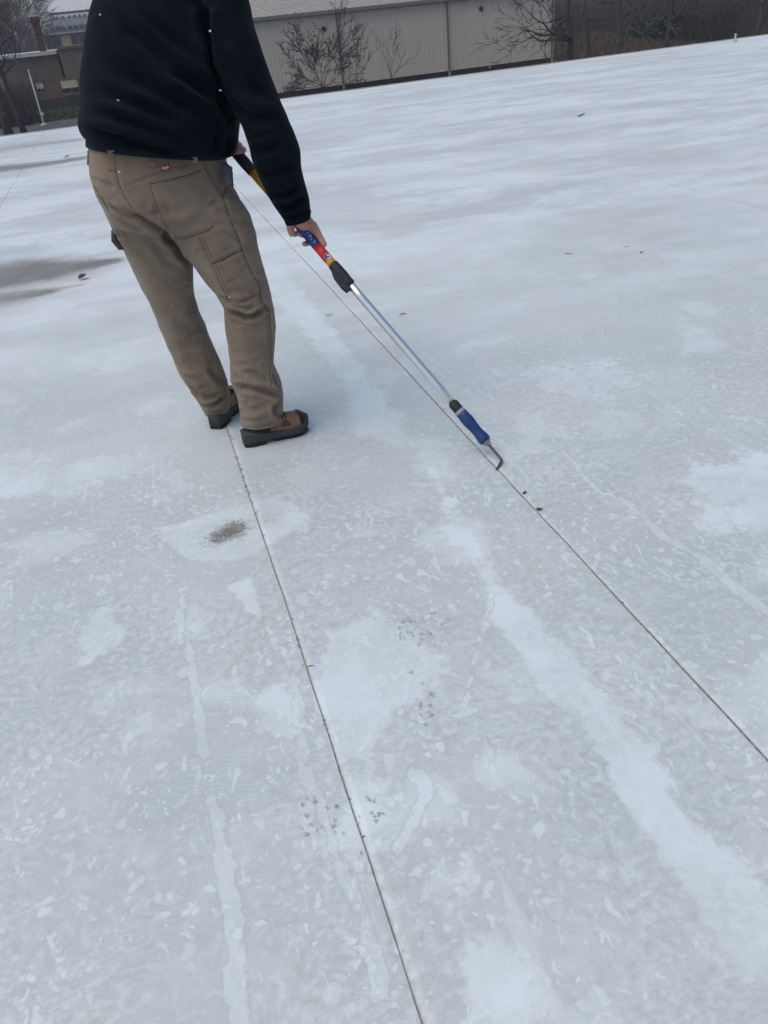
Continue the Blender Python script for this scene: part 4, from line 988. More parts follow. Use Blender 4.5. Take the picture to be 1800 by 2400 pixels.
SEAMLINES = [
    ([z5(935, 120), z5(1010, 270), z5(1090, 380), z5(1150, 560), z5(1220, 720), z5(1240, 800), z5(1300, 940), z5(1370, 1060), z5(1382, 1160), z5(1410, 1212), z6(985, 120), z6(1055, 215), z6(1075, 400), z6(1085, 700), z6(1065, 900), z6(1090, 1030)], 'stitch', 1.0),
    ([z5(105, 240), z5(200, 272), z5(300, 302)], 'stitch_pale', .6), ([z5(330, 310), z5(480, 258), z5(625, 200), z5(760, 158), z5(900, 120)], 'stitch_pale', .6),
    ([z5(285, 180), z5(325, 315), z5(380, 420), z5(440, 500), z5(520, 575)], 'stitch', .8),
    ([z5(540, 292), z5(700, 262), z5(830, 226), z5(930, 190)], 'stitch', .9),
    ([z5(545, 300), z5(590, 420), z5(640, 560), z5(720, 690)], 'stitch', .4),
    ([z5(720, 690), z5(800, 690), z5(880, 672), z5(985, 640), z5(1020, 600)], 'stitch', .7),
    ([z5(910, 685), z5(960, 790), z5(1010, 890), z5(1060, 1000), z5(1120, 1130), z5(1165, 1195)], 'stitch', .7),
    ([z5(935, 680), z5(985, 785), z5(1035, 885), z5(1085, 1000), z5(1140, 1125)], 'stitch', .5),
    ([z5(1010, 888), z5(1090, 860), z5(1160, 820), z5(1240, 780)], 'stitch', .9),
    ([z5(1065, 620), z5(1140, 670), z5(1220, 725)], 'stitch', .6),
    ([z5(1165, 1195), z5(1260, 1160), z5(1370, 1110)], 'stitch', .5),
    ([z5(100, 292), z5(150, 340), z5(200, 420), z5(240, 490)], 'stitch', .8),
    ([z5(1130, 190), z5(1128, 280), z5(1110, 345), z5(1095, 385)], 'stitch', .8),
    ([z5(960, 130), z5(1030, 265), z5(1110, 370)], 'stitch', .3),
    ([z6(770, 1470), z6(860, 1485), z6(960, 1480), z6(1060, 1455), z6(1150, 1410), z6(1200, 1370)], 'stitch', .35),
    ([z6(380, 1320), z6(470, 1325), z6(560, 1300), z6(625, 1255)], 'stitch', .35),
    ([z6(945, 0), z6(960, 130), z6(1030, 225), z6(1045, 400), z6(1055, 700)], 'stitch', .35),
]
for P, dpt, wd, rg in FOLDS: crease(co, no, cast_line(tb, P, 5), dpt*1.35, wd*.95, rg)
qf = random.Random(5)
for (x0_, x1_, y0_, y1_, n_, sl, dp) in ((405, 530, 835, 960, 12, .5, .0042), (545, 660, 850, 985, 14, .35, .0042), (520, 642, 680, 775, 10, .3, .0048), (270, 430, 470, 570, 12, .6, .0040), (330, 470, 640, 780, 10, .4, .0034), (470, 610, 440, 560, 8, -.25, .0026), (540, 640, 770, 850, 7, .25, .003), (215, 330, 400, 480, 6, .5, .003), (440, 600, 560, 660, 7, -.3, .0028)):
    for _ in range(n_):
        cx_, cy_ = qf.uniform(x0_, x1_), qf.uniform(y0_, y1_); ln = qf.uniform(14, 42); a_ = math.atan(sl)+qf.gauss(0, .35)
        dx_, dy_ = math.cos(a_)*ln/2, math.sin(a_)*ln/2; bw = qf.uniform(-5, 5)
        crease(co, no, cast_line(tb, [(cx_-dx_, cy_-dy_), (cx_, cy_+bw), (cx_+dx_, cy_+dy_)], 5), dp*qf.uniform(.6, 1.3), qf.uniform(.005, .010), .7)
for P, mt_, s_ in SEAMLINES: crease(co, no, cast_line(tb, P, 5), .0032*s_+.0008, .0060, .55)
wobble(co, no, .0065, 8.0, 2.0, (1, 1, .8)); wobble(co, no, .0026, 22.0, 9.0, (1, 1, .9))
set_co(tme, co)
trousers = link_mesh('trousers', tme, M['duck'], person)
tb = bvh_of(tme)
for P, mt_, s_ in SEAMLINES:
    pts = cast_line(tb, P, 5, -.0004)
    if len(pts) > 2:
        mb = MB(); mb.tube(pts, .0006+.0009*s_, 5); mb.build('seam', M[mt_], trousers)
# hems: turned edge rings
for (L, R, Y, b) in (LEFT[-1], RIGHT[-1]):
    rg = ringpts(L, R, Y, b*1.01, 2.3, 40, -.15); c = sum(rg, Vector())/len(rg); rg = [c+(p-c)*.985+Vector((0, 0, .004)) for p in rg]; mb = MB(); mb.tube(rg+[rg[0]], .0035, 6, False); mb.build('hem', M['duck'], trousers, True)
def patch(bvh, quad, n=5, m_=4, off=.002, thick=.0015):
    (a, b_, c, d) = quad; P = []
    for j in range(m_+1):
        for i in range(n+1):
            u, v = i/n, j/m_; x = (a[0]*(1-u)+b_[0]*u)*(1-v)+(d[0]*(1-u)+c[0]*u)*v; y = (a[1]*(1-u)+b_[1]*u)*(1-v)+(d[1]*(1-u)+c[1]*u)*v
            h, nr = cast(bvh, x, y)
            if h is None: h = at(x, y, 2.85); nr = -HV
            P.append((h, nr))
    mb = MB(); top = [h+nr*off for h, nr in P]; bot = [h+nr*(off-thick) for h, nr in P]; w_ = n+1; f_ = []; K = len(P)
    for j in range(m_):
        for i in range(n):
            q_ = (j*w_+i, j*w_+i+1, (j+1)*w_+i+1, (j+1)*w_+i); f_.append(q_[::-1]); f_.append(tuple(K+t for t in q_))
    rim = [i for i in range(w_)]+[j*w_+n for j in range(1, m_+1)]+[m_*w_+i for i in range(n-1, -1, -1)]+[j*w_ for j in range(m_-1, 0, -1)]
    for k in range(len(rim)): a_, b2 = rim[k], rim[(k+1) % len(rim)]; f_.append((a_, b2, K+b2, K+a_))
    mb.add(top+bot, f_); return mb
tg = patch(tb, (z5(625, 164), z5(692, 144), z5(698, 180), z5(632, 191)), 5, 3, .0035, .003).build('brand_tag', M['red_tag'], trousers)
def script_marks(bvh, strokes, m, parent, off, r, name='lettering'):
    mb = MB()
    for S in strokes:
        pts = []
        for p in S:
            h, nr = cast(bvh, *p)
            if h is not None: pts.append(h+nr*off)
        if len(pts) > 1: mb.tube(pts, r, 4)
    if mb.v: mb.build(name, m, parent)['kind'] = 'stuff'
LT = {'W': [[(0, 1), (.25, 0), (.5, .7), (.75, 0), (1, 1)]], 'r': [[(.1, 0), (.1, .6)], [(.1, .4), (.4, .62), (.7, .55)]], 'a': [[(.8, .6), (.3, .6), (.1, .3), (.4, 0), (.8, .2)], [(.8, .6), (.85, 0)]],
      'n': [[(.1, 0), (.1, .6)], [(.1, .4), (.5, .62), (.8, .45), (.85, 0)]], 'g': [[(.8, .6), (.3, .6), (.1, .3), (.4, 0), (.8, .2)], [(.85, .6), (.85, -.2), (.4, -.4), (.1, -.25)]],
      'l': [[(.4, 1), (.4, 0)]], 'e': [[(.1, .3), (.8, .35), (.6, .6), (.3, .6), (.1, .3), (.3, 0), (.8, .08)]]}
q00, qx, qy = Vector(z5(637, 183)), Vector((z5(690, 168)[0]-z5(637, 183)[0], z5(690, 168)[1]-z5(637, 183)[1])), Vector((0, -z5(0, 20)[1]+340))
strokes = []; adv = [1.25 if ch == 'W' else .9 if ch != 'l' else .6 for ch in 'Wrangler']; tot = sum(adv); xx = 0
for ch, ad in zip('Wrangler', adv):
    for S in LT[ch]:
        strokes.append([(q00.x+qx.x*(xx+px*ad*.85)/tot+qy.x*py, q00.y+qx.y*(xx+px*ad*.85)/tot+qy.y*py) for px, py in S])
    xx += ad
script_marks(tb, strokes, M['white_ink'], tg, .0042, .0005)
# belt loops and belt
bl = MB()
def belt_ring(dz, grow):
    r0 = ringpts((205, 336+dz), (529, 360+dz), 2.99, .150*grow, 2.25, 64)
    c = sum(r0, Vector())/len(r0); return [c+(p-c)*grow for p in r0]
vv = []; rings_ = [belt_ring(-16, 1.012), belt_ring(-14, 1.03), belt_ring(6, 1.03), belt_ring(8, 1.012)]
bl.loft(rings_); belt = bl.build('belt', M['belt'], person, True)
bbv = bvh_of(belt.data)
def loop_strip(pts, w_, parent):
    mb = MB(); hs = []
    for p in pts:
        h1, n1 = cast(tb, *p); h2, n2 = cast(bbv, *p)
        cand = [(h, n_) for h, n_ in ((h1, n1), (h2, n2)) if h is not None]
        if not cand: continue
        h, n_ = min(cand, key=lambda t: (t[0]-C0).length); hs.append(h-VW*.004)
    if len(hs) < 2: return
    rw = (right*w_/2); vv = []; f_ = []
    for h in hs: vv += [h-rw, h+rw, h+rw+VW*.004, h-rw+VW*.004]
    for i in range(len(hs)-1):
        for k in range(4): f_.append((4*i+k, 4*i+(k+1) % 4, 4*i+4+(k+1) % 4, 4*i+4+k))
    f_ += [(3, 2, 1, 0), tuple(4*(len(hs)-1)+k for k in range(4))]
    mb.add(vv, f_); mb.build('belt_loop', M['duck'], parent)
loop_strip([z5(256, 40), z5(258, 80), z5(260, 120), z5(262, 150), z5(263, 182)], .021, trousers)
loop_strip([z5(92, 40), z5(92, 80), z5(90, 120), z5(89, 150)], .010, trousers)
loop_strip([z5(563, 125), z5(565, 145), z5(567, 165)], .021, trousers)
loop_strip([z5(878, 92), z5(880, 115), z5(882, 135)], .021, trousers)
# hammer loop standing off the left thigh
p0, p1 = at(*z5(290, 655), 3.0), at(*z5(325, 765), 3.0)
mb = MB(); mb.tube([p0+right*.02, p0-right*.004, p0.lerp(p1, .5)-right*.010, p1+right*.0, p1+right*.018], [.010, .013, .014, .011, .008], 10)
mb.build('hammer_loop', M['boot_patch'], trousers, True)

# ---- sweatshirt
sw = MB()
TORSO = [((203, 322), (540, 362), 2.99, .165), ((190, 312), (548, 352), 2.99, .185), ((178, 288), (557, 325), 2.985, .205), ((183, 262), (562, 292), 2.985, .205), ((190, 230), (562, 260), 2.99, .200), ((196, 165), (556, 195), 3.00, .195), ((202, 90), (556, 110), 3.02, .190), ((208, 40), (560, 50), 3.035, .185), ((215, -5), (560, -10), 3.05, .175), ((228, -50), (548, -55), 3.06, .150), ((262, -90), (515, -95), 3.07, .120), ((335, -118), (450, -120), 3.08, .085)]
sw.loft([ringpts(L, R, Y, b, 2.3, 52) for L, R, Y, b in TORSO])
ARM = [((470, -70), (556, -60), (3.0, 2.96), .10), ((478, -10), (577, -12), (2.93, 2.89), .098), ((486, 60), (594, 52), (2.90, 2.87), .096), ((504, 130), (615, 120), (2.88, 2.86), .092), ((528, 200), (636, 182), (2.86, 2.85), .088), ((552, 262), (655, 240), (2.85, 2.84), .086), ((572, 325), (686, 300), (2.84, 2.83), .082), ((592, 375), (699, 345), (2.83, 2.82), .078), ((612, 420), (704, 388), (2.825, 2.815), .072), ((632, 460), (712, 428), (2.82, 2.81), .066), ((652, 495), (722, 465), (2.815, 2.805), .058), ((663, 514), (727, 490), (2.81, 2.80), .052), ((670, 524), (726, 508), (2.81, 2.80), .047)]
sw.loft([ringpts(L, R, Y, b, 2.2, 36) for L, R, Y, b in ARM])
sw.tube([shL+UPV*.0, shL.lerp(ELL, .5), ELL, ELL.lerp(WL, .5), ELL.lerp(WL, .93)], [.092, .085, .078, .068, .050], 20)
sme = remesh(sw.mesh('s'), .0066, 7)
sb = bvh_of(sme); co, no = get_co(sme), get_no(sme)
def z4(x, y): return (160+x*.3858, y*.3858)
SF = [
    ([z4(290, 40), z4(380, 180), z4(520, 300), z4(680, 430), z4(860, 560), z4(980, 700)], .010, .022, .8),
    ([z4(420, 60), z4(560, 200), z4(720, 330), z4(840, 440)], .008, .020, .8),
    ([z4(180, 300), z4(330, 430), z4(540, 560), z4(760, 680), z4(960, 800)], .008, .022, .8),
    ([z4(110, 520), z4(300, 600), z4(560, 700), z4(800, 800), z4(980, 900)], .009, .020, .8),
    ([z4(80, 660), z4(240, 700), z4(440, 760), z4(640, 830), z4(860, 900)], .009, .018, .9),
    ([z4(60, 740), z4(200, 800), z4(400, 850), z4(620, 900), z4(780, 930)], .011, .014, .9),
    ([z4(90, 850), z4(220, 880), z4(400, 920), z4(560, 940)], .009, .011, .9),
    ([z4(560, 420), z4(740, 520), z4(900, 640)], .007, .018, .8),
    ([z4(860, 200), z4(880, 400), z4(920, 560), z4(1000, 760)], .014, .020, .6),
    ([z4(840, 40), z4(850, 160), z4(870, 280)], .014, .022, .6),
    ([z4(1060, 900), z4(1160, 920), z4(1290, 880)], .009, .014, .8), ([z4(1000, 620), z4(1120, 720), z4(1280, 720)], .008, .018, .8),
    ([z4(1150, 1060), z4(1260, 1060), z4(1380, 1000)], .008, .014, .8), ([z4(1230, 1190), z4(1320, 1190), z4(1410, 1130)], .009, .011, .9),
    ([z4(1270, 1255), z4(1350, 1250), z4(1440, 1200)], .008, .010, .9), ([z4(1010, 480), z4(1120, 560), z4(1220, 560)], .007, .018, .8),
    ([z4(1300, 1310), z4(1380, 1318), z4(1460, 1270)], .006, .006, .5),
    ([z4(860, 940), z4(900, 880), z4(930, 780)], .010, .012, .7), ([z4(940, 1000), z4(970, 930), z4(985, 840)], .010, .012, .7),
    ([z4(930, 300), z4(1010, 420), z4(1080, 520)], .006, .018, .8),
]
for P, dpt, wd, rg in SF: crease(co, no, cast_line(sb, P, 6), dpt*1.5, wd*.9, rg)
wobble(co, no, .014, 5.0, 4.0, (1, 1, 1.6)); wobble(co, no, .0035, 13.0, 1.0, (1, 1, 1.2))
set_co(sme, co)
sweat = link_mesh('sweatshirt', sme, M['fleece'], person)
# ribbed cuff of the right sleeve
L, R, Y, b = ARM[-1]
c0 = ringpts((664, 510), (728, 492), (2.81, 2.80), .049, 2.2, 72); c1 = ringpts((671, 527), (726, 511), (2.81, 2.80), .044, 2.2, 72)
cc0, cc1 = sum(c0, Vector())/72, sum(c1, Vector())/72
rib_ = lambda ring, c, s_: [c+(p-c)*(s_+(.018 if i % 2 else 0)) for i, p in enumerate(ring)]
mb = MB(); mb.loft([rib_(c0, cc0, .90), rib_(c0, cc0, 1.02), rib_(c1, cc1, 1.03), rib_(c1, cc1, .97), rib_(c1, cc1, .80)]); mb.build('cuff', M['fleece'], sweat, True)

# ---- boots
def boot(heel, toe_dir, length, label=None):
    f_ = Vector((toe_dir[0], toe_dir[1], 0)).normalized(); s_ = Vector((f_.y, -f_.x, 0)); L_ = length; o = Vector((heel[0], heel[1], 0.003))
    P = lambda x, y, z: o+f_*x+s_*y+Vector((0, 0, z))
    # sole outline half widths along the length
    def hw(t): return L_*(.118+.012*math.sin(t*9)) if False else L_*float(np.interp(t, [0, .03, .1, .25, .42, .6, .75, .88, .96, 1.0], [.075, .10, .122, .125, .113, .145, .168, .150, .100, .035]))
    def ctr(t): return L_*float(np.interp(t, [0, .4, .75, 1], [0, .008, .012, .0]))
    def cross(t, prof):      # prof: list of (width factor, z)
        x = t*L_; c = ctr(t); w_ = hw(t); r_ = []
        for wf, z in prof: r_.append(P(x, c-w_*wf, z))
        for wf, z in reversed(prof): r_.append(P(x, c+w_*wf, z))
        return r_
    ts = [0, .02, .06, .12, .2, .3, .4, .5, .6, .7, .8, .87, .92, .96, .985, 1.0]
    up = []
    for t in ts:
        h = float(np.interp(t, [0, .02, .12, .30, .42, .52, .62, .75, .88, .95, 1.0], [.110, .135, .150, .150, .130, .110, .098, .090, .085, .074, .052])); zb_ = .030+.012*max(0, (t-.8)/.2)
        if t < .3: zb_ += 0
        r_ = [(.92, zb_), (1.0, zb_+.012), (.99 if t < .5 else .97, zb_+(h-zb_)*.45), (.88, zb_+(h-zb_)*.75), (.58, h-.004), (.2, h)]
        ring_ = cross(t, r_)
        if t < .25:                                   # the heel leans in towards the ankle
            ring_ = [p+f_*(.060*(1-t/.25)*min(1, max(0, (p.z-.040)/.05))) for p in ring_]
        up.append(ring_)
    mb = MB(); mb.loft(up); me = remesh(mb.mesh('u'), .004, 5)
    co, no = get_co(me), get_no(me); wobble(co, no, .003, 22, 3); set_co(me, co)
    b_ = link_mesh('boot', me, M['boot'], person)
    # the dark heel quarter is a piece of its own: cut it out of the upper
    bm = bmesh.new(); bm.from_mesh(me); bm2 = bm.copy()
    tt_ = lambda f2: (f2.calc_center_median()-o).dot(f_)/L_ + .25*((f2.calc_center_median()-o).z-.07)
    bmesh.ops.delete(bm, geom=[f2 for f2 in bm.faces if tt_(f2) < .40], context='FACES'); bmesh.ops.delete(bm2, geom=[f2 for f2 in bm2.faces if tt_(f2) >= .40], context='FACES')
    full = me.copy(); bm.to_mesh(me); hm_ = bpy.data.meshes.new('heel_panel'); bm2.to_mesh(hm_); bm.free(); bm2.free()
    link_mesh('heel_panel', hm_, M['boot_dark'], b_)
    if label: b_['label'] = label
    # midsole and outsole
    mb = MB(); rr_ = []
    for t in ts:
        ts_ = .018*max(0, (t-.78)/.22)**1.5; top = .050-.006*math.sin(t*3.1)+ts_*.9+(.010 if t < .3 else 0)
        rr_.append(cross(t, [(.3, .012+ts_), (1.0, .012+ts_), (1.07, .018+ts_), (1.06, top-.004), (1.0, top), (.5, top+.001)]))
    mb.loft(rr_); mb.build('sole', M['sole'], b_, True)
    mb = MB(); rr_ = []
    for t in [x for x in ts if x <= .34]: rr_.append(cross(t, [(.2, .0), (1.03, 0), (1.08, .006), (1.06, .0125), (.3, .0125)]))
    mb.loft(rr_); mb.build('heel_block', M['outsole'], b_)
    mb = MB()
    for k in range(9):                                     # lugs under the fore part
        t = .44+.058*k; ts_ = .018*max(0, (t-.78)/.22)**1.5
        for sgn in (-1, 1):
            x = t*L_; w_ = hw(t); c = ctr(t)
            a = P(x, c+sgn*w_*.35, ts_); pts = [P(x, c+sgn*w_*.3, ts_), P(x+.0125, c+sgn*w_*.3, ts_), P(x+.0125, c+sgn*w_*.97, ts_), P(x, c+sgn*w_*.97, ts_)]
            mb.add(pts+[p+Vector((0, 0, .014)) for p in pts], [(3, 2, 1, 0), (4, 5, 6, 7), (0, 1, 5, 4), (1, 2, 6, 5), (2, 3, 7, 6), (3, 0, 4, 7)])
    lug = mb.build('tread_lugs', M['outsole'], b_); lug['kind'] = 'stuff'
    # shells laid over the upper
    ub = bvh_of(full)
    def shell(t0, t1, z0, z1, m, name, off=.0025, sides=(-1, 1), nt=10, nz=8, top=False):
        for sgn in sides:
            P0 = []
            for j in range(nz+1):
                for i in range(nt+1):
                    t = t0+(t1-t0)*i/nt
                    za, zb2 = (z0(t) if callable(z0) else z0), (z1(t) if callable(z1) else z1); z = za+(zb2-za)*j/nz
                    src = P(t*L_, ctr(t)+sgn*.3, z); h, n_, _, _ = ub.ray_cast(src, -s_*sgn)
                    if h is None: h = P(t*L_, ctr(t), z); n_ = s_*sgn
                    P0.append(h+n_*off)
            mb = MB(); f2 = []
            for j in range(nz):
                for i in range(nt): a = j*(nt+1)+i; f2.append((a, a+1, a+nt+2, a+nt+1))
            mb.add(P0, f2); o2 = mb.build(name, m, b_, True); sol = o2.modifiers.new('s', 'SOLIDIFY'); sol.thickness = .002
    shell(.56, .70, .056, lambda t: .056+.026*max(0, math.sin((t-.56)/.14*math.pi))**.6, M['boot_patch'], 'side_patch', nt=12)
    # toe cap: upper remade a little larger over the last stretch
    tc_ = []
    for t in (.845, .85, .87, .90, .93, .955, .975, .99, 1.0, 1.006):
        h = float(np.interp(t, [0, .75, .88, .95, 1.0, 1.01], [.11, .090, .085, .074, .052, .050]))+.004; zb_ = .034+.012*max(0, (t-.8)/.2); tt = min(t, 1.0); k_ = 1.06 if t < 1.0 else .9
        if t == .845: k_ = 1.0; h -= .006
        r_ = [(.92*k_, zb_), (1.0*k_, zb_+.010), (.98*k_, zb_+(h-zb_)*.45), (.89*k_, zb_+(h-zb_)*.75), (.59*k_, h-.004), (.2, h)]
        x = t*L_; c = ctr(tt); w_ = hw(tt); rr3 = [P(x, c-w_*wf, z) for wf, z in r_]+[P(x, c+w_*wf, z) for wf, z in reversed(r_)]; tc_.append(rr3)
    mb = MB(); mb.loft(tc_); mb.build('toe_cap', M['toe'], b_, True)
    # laces over the instep
    for k in range(5):
        t = .44+.05*k; pts = []
        for i in range(9):
            y_ = (-1+i/4)*.042; h, n_, _, _ = ub.ray_cast(P((t+.02*abs(-1+i/4))*L_, ctr(t)+y_, .4), Vector((0, 0, -1)))
            if h is not None: pts.append(h+n_*.002)
        if len(pts) > 3:
            mb = MB(); mb.tube(pts, .0026, 6); mb.build('lace', M['lace'], b_, True)
    mb = MB()
    h, n_, _, _ = ub.ray_cast(P(.40*L_, .3, .088), -s_)
    if h is not None: mb.tube([h+n_*.004-f_*.016+Vector((0, 0, .006)), h+n_*.005+f_*.014-Vector((0, 0, .004))], .0035, 6); mb.build('pull_tab', M['eyelet'], b_, True)
    return b_
hr_ = gnd(566, 1046); 
boot((hr_.x+.010, hr_.y-.004), (.995, .10), .272, 'right work boot turned outwards, its whole side showing')
hl_ = gnd(512, 1004); boot((hl_.x-.012, hl_.y-.006), (.50, .86), .275, 'left work boot seen from behind, mostly under the trouser hem')

# ------------------------------------------------------------------ cloth in the pocket
mb = MB(); c = at(533, 402, 2.86); pr = []
for t, a_, b_ in ((-.05, .016, .010), (-.02, .020, .013), (.005, .018, .012), (.018, .014, .010), (.026, .005, .004)):
    pr.append(lring(c-up*(-t)+right*(-.1*t), right*a_, VW*b_, 2.2, 18))
mb.loft(pr); rme = remesh(mb.mesh('r'), .003, 2); co, no = get_co(rme), get_no(rme); wobble(co, no, .009, 60, 2); set_co(rme, co)
tag(link_mesh('rag', rme, M['rag']), 'grey cloth poking out of the right trouser pocket', 'cloth')

# ------------------------------------------------------------------ seam probe on an extension pole
A_ = along; S = {k: A_(*p) for k, p in dict(ferr=(1141, 1034), bb=(1139, 1032), bt=(1083, 966), gr=(1079, 962), kb=(1077, 960), kt=(1062, 943), ab=(1062, 943), cb=(823, 668), ct=(780, 619), ye=(773, 610), rt=(742, 577), bl=(640, 456), yt=(594, 402), gb=(594, 402)).items()}
pole = empty('seam_probe', TIP); tag(pole, 'long seam probe on an aluminium and yellow extension pole, hook tip at the seam', 'roofing tool')
def seg(name, s0, s1, radii, m, parent=pole, n=24, smooth=True):
    mb = MB(); k = len(radii); mb.tube([on_pole(s0+(s1-s0)*i/(k-1)) for i in range(k)], radii, n); o = mb.build(name, m, parent, smooth)
    return o
# bent hook
e0 = HOOKTOP+PD*.01; bend = at(1177, 1079, 2.262)
mb = MB(); hk = [e0, e0.lerp(bend, .5), e0.lerp(bend, .9)]
for t in (.35, .65, .9): 
    a = e0.lerp(bend, .9); b_ = bend.lerp(TIP, .18); hk.append(a.lerp(bend, t).lerp(bend.lerp(b_, t), t))
hk += [bend.lerp(TIP, .35), bend.lerp(TIP, .7), TIP+Vector((0, 0, .002))]
mb.tube(hk, [.0050]*(len(hk)-2)+[.0045, .003], 12); mb.build('hook', M['steel'], pole, True)
seg('ferrule', .0, .012, [.009, .011, .011], M['greyferrule'], n=6, smooth=False)
seg('ferrule_collar', .010, S['bb']-.0, [.012, .0180, .0195], M['greyferrule'])
bg_ = seg('handle', S['bb'], S['bt'], [.0215, .0228, .0215, .0198, .0190, .0190, .0198, .0212, .0222, .0224, .0216, .0205, .0200], M['bluegrip'])
seg('handle_ring', S['bt'], S['kb']+.002, [.0205, .0205, .0180], M['greyferrule'])
seg('threaded_tip', S['kb'], S['kt'], [.0182, .0190, .0186, .0190, .0186, .0190, .0186, .0180], M['blackgrip'])
seg('aluminium_tube', S['kt']-.004, S['cb']+.03, [.0145]*8, M['alu'])
# locking collar with its lever bulge
mb = MB(); n_ = 28
cr_ = []
for t, r_, bul in ((0, .0160, 0), (.03, .0190, 0), (.2, .0195, 0), (.45, .0205, 0), (.62, .0205, .0), (.75, .0202, .0), (.95, .0195, 0), (1.0, .0182, 0)):
    c = on_pole(S['cb']+(S['ct']-S['cb'])*t); rg = []
    for k in range(n_):
        w = 2*math.pi*k/n_; dv = SR*math.cos(w)+EW*math.sin(w); ex = bul*max(0, math.cos(w-math.pi*1.05))**1.5*1.3; rg.append(c+dv*(r_+ex))
    cr_.append(rg)
mb.loft(cr_); lc = mb.build('locking_collar', M['blackgrip'], pole, True)
mb = MB(); pf = [(-.012, .010), (-.012, .030), (.012, .034), (.055, .031), (.082, .020), (.082, .010)]; Lc = S['ct']-S['cb']; dl = (-SR*.92-EW*.38).normalized(); dw = PD.cross(dl)
for sg_, w_ in ((-1, .011), (1, .011)): mb.v += [tuple(on_pole(S['cb']+a_)+dl*b_+dw*sg_*w_*(1 if b_ < .03 else .85)) for a_, b_ in pf]
mb.f += [tuple(range(5, -1, -1)), tuple(range(6, 12))]+[(k, (k+1) % 6, 6+(k+1) % 6, 6+k) for k in range(6)]
hs = mb.build('lever_housing', M['blackgrip'], lc); bv = hs.modifiers.new('b', 'BEVEL'); bv.width = .003; bv.segments = 2
seg('orange_band', S['ct']-.002, S['ye']+.004, [.0168, .0168], M['orange'])
red = seg('red_label', S['ye']+.004, S['rt'], [.0170]*3, M['redlabel'])
blu = seg('blue_label', S['rt']+.0005, S['bl'], [.0170]*10, M['bluelabel'])
seg('yellow_tube', S['bl']+.0005, S['yt']+.02, [.0165, .0165], M['yellow'])
seg('grip', S['yt'], A_(470, 240), [.0185, .0205, .0200, .0205, .0200, .0205, .0205, .0170], M['blackgrip'])
# printed marks on the labels: round badge with a swirl, rows of letters
def on_label(s_, ang, r_=.01735):
    return on_pole(s_)+(-EW*math.cos(ang)+SR*math.sin(ang))*r_
def disc(sc, ac, rad, r_, m, parent, name, a0=0, a1=2*math.pi, rin=0.0, n=28):
    vv = []; f_ = []
    for i in range(n+1):
        w = a0+(a1-a0)*i/n
        for rr_ in (rin, rad*.5+rin*.5, rad): vv.append(on_label(sc+math.sin(w)*rr_, ac+math.cos(w)*rr_/r_, r_))
        if i: b0 = 3*i-3; f_ += [(b0, b0+1, b0+4, b0+3), (b0+1, b0+2, b0+5, b0+4)]
    mb = MB(); mb.add(vv, f_); return mb.build(name, m, parent)
sc = A_(768, 605); ac = .30
disc(sc, ac, .0122, .01725, M['white_ink'], red, 'badge_rim'); disc(sc, ac, .0110, .01745, M['navy_ink'], red, 'badge')
disc(sc-.001, ac+.10, .0085, .01765, M['white_ink'], red, 'badge_swirl', math.radians(-170), math.radians(75), .0042); disc(sc+.0035, ac+.12, .0032, .01765, M['white_ink'], red, 'badge_dot')
def glyphs(s0, s1, a0, n, hgt, m, seed):
    q = random.Random(seed); mb = MB()
    for k in range(n):
        sc_ = s0+(s1-s0)*(k+.5)/n; w_ = abs(s1-s0)/n*.36
        for _ in range(2):
            pa, pb = (sc_+q.uniform(-w_, w_), a0+q.choice((-1, 1))*hgt/.034), (sc_+q.uniform(-w_, w_), a0+q.uniform(-1, 1)*hgt/.034)
            mb.tube([on_label(*pa, .0171), on_label((pa[0]+pb[0])/2, (pa[1]+pb[1])/2, .0173), on_label(*pb, .0171)], .0011, 4)
    mb.build('lettering', m, blu)['kind'] = 'stuff'
glyphs(A_(739, 573), A_(718, 551), .25, 6, .010, M['white_ink'], 1)
glyphs(A_(714, 547), A_(690, 519), .55, 6, .010, M['yellow_ink'], 2)

# ------------------------------------------------------------------ litter on the membrane
def flake(name, label, cat, px, py, pts, m, hz=.004, group=None):
    c = gnd(px, py, .003); q = random.Random(int(px)); n = len(pts); mb = MB(); t_ = .0012
    P = [c+Vector((x, y, hz*abs(math.sin(2.2*i+px))+.0015)) for i, (x, y) in enumerate(pts)]
    cc = c+Vector((0, 0, hz*1.2+.002)); V_ = P+[cc]+[p-Vector((0, 0, t_)) for p in P]+[cc-Vector((0, 0, t_))]; f_ = []
    for i in range(n): j = (i+1) % n; f_ += [(i, j, n), (n+1+j, n+1+i, 2*n+1), (j, i, n+1+i, n+1+j)]
    mb.add(V_, f_); return tag(mb.build(name, m), label, cat, group)
flake('leaf_scrap', 'curled dark leaf scrap by the seam, nearer the hook tip', 'leaf scrap', 1229, 1157, [(-.009, -.003), (-.002, -.005), (.008, .000), (.010, .005), (.002, .003), (-.006, .001)], M['leaf'], .006, 'leaf scraps by the seam')
flake('leaf_scrap', 'dark red-brown leaf scrap by the seam, farther down from the hook tip', 'leaf scrap', 1264, 1196, [(-.011, .003), (-.005, -.005), (.005, -.005), (.011, -.003), (.009, .002), (.0, .003), (-.007, .006)], M['leaf'], .007, 'leaf scraps by the seam')
flake('leaf_clump', 'crumpled brown leaf lying on the dark stain left of the worker', 'leaf', 195, 654, [(-.025, -.02), (.015, -.02), (.03, .0), (.02, .03), (.005, .02), (-.01, .03), (-.03, .01)], M['leaf'], .03)
flake('leaf_scrap', 'tiny pale-edged leaf scrap on the far left of the roof', 'leaf scrap', 157, 369, [(-.05, -.01), (.02, -.03), (.05, .02), (-.02, .03)], M['leaf'], .02)
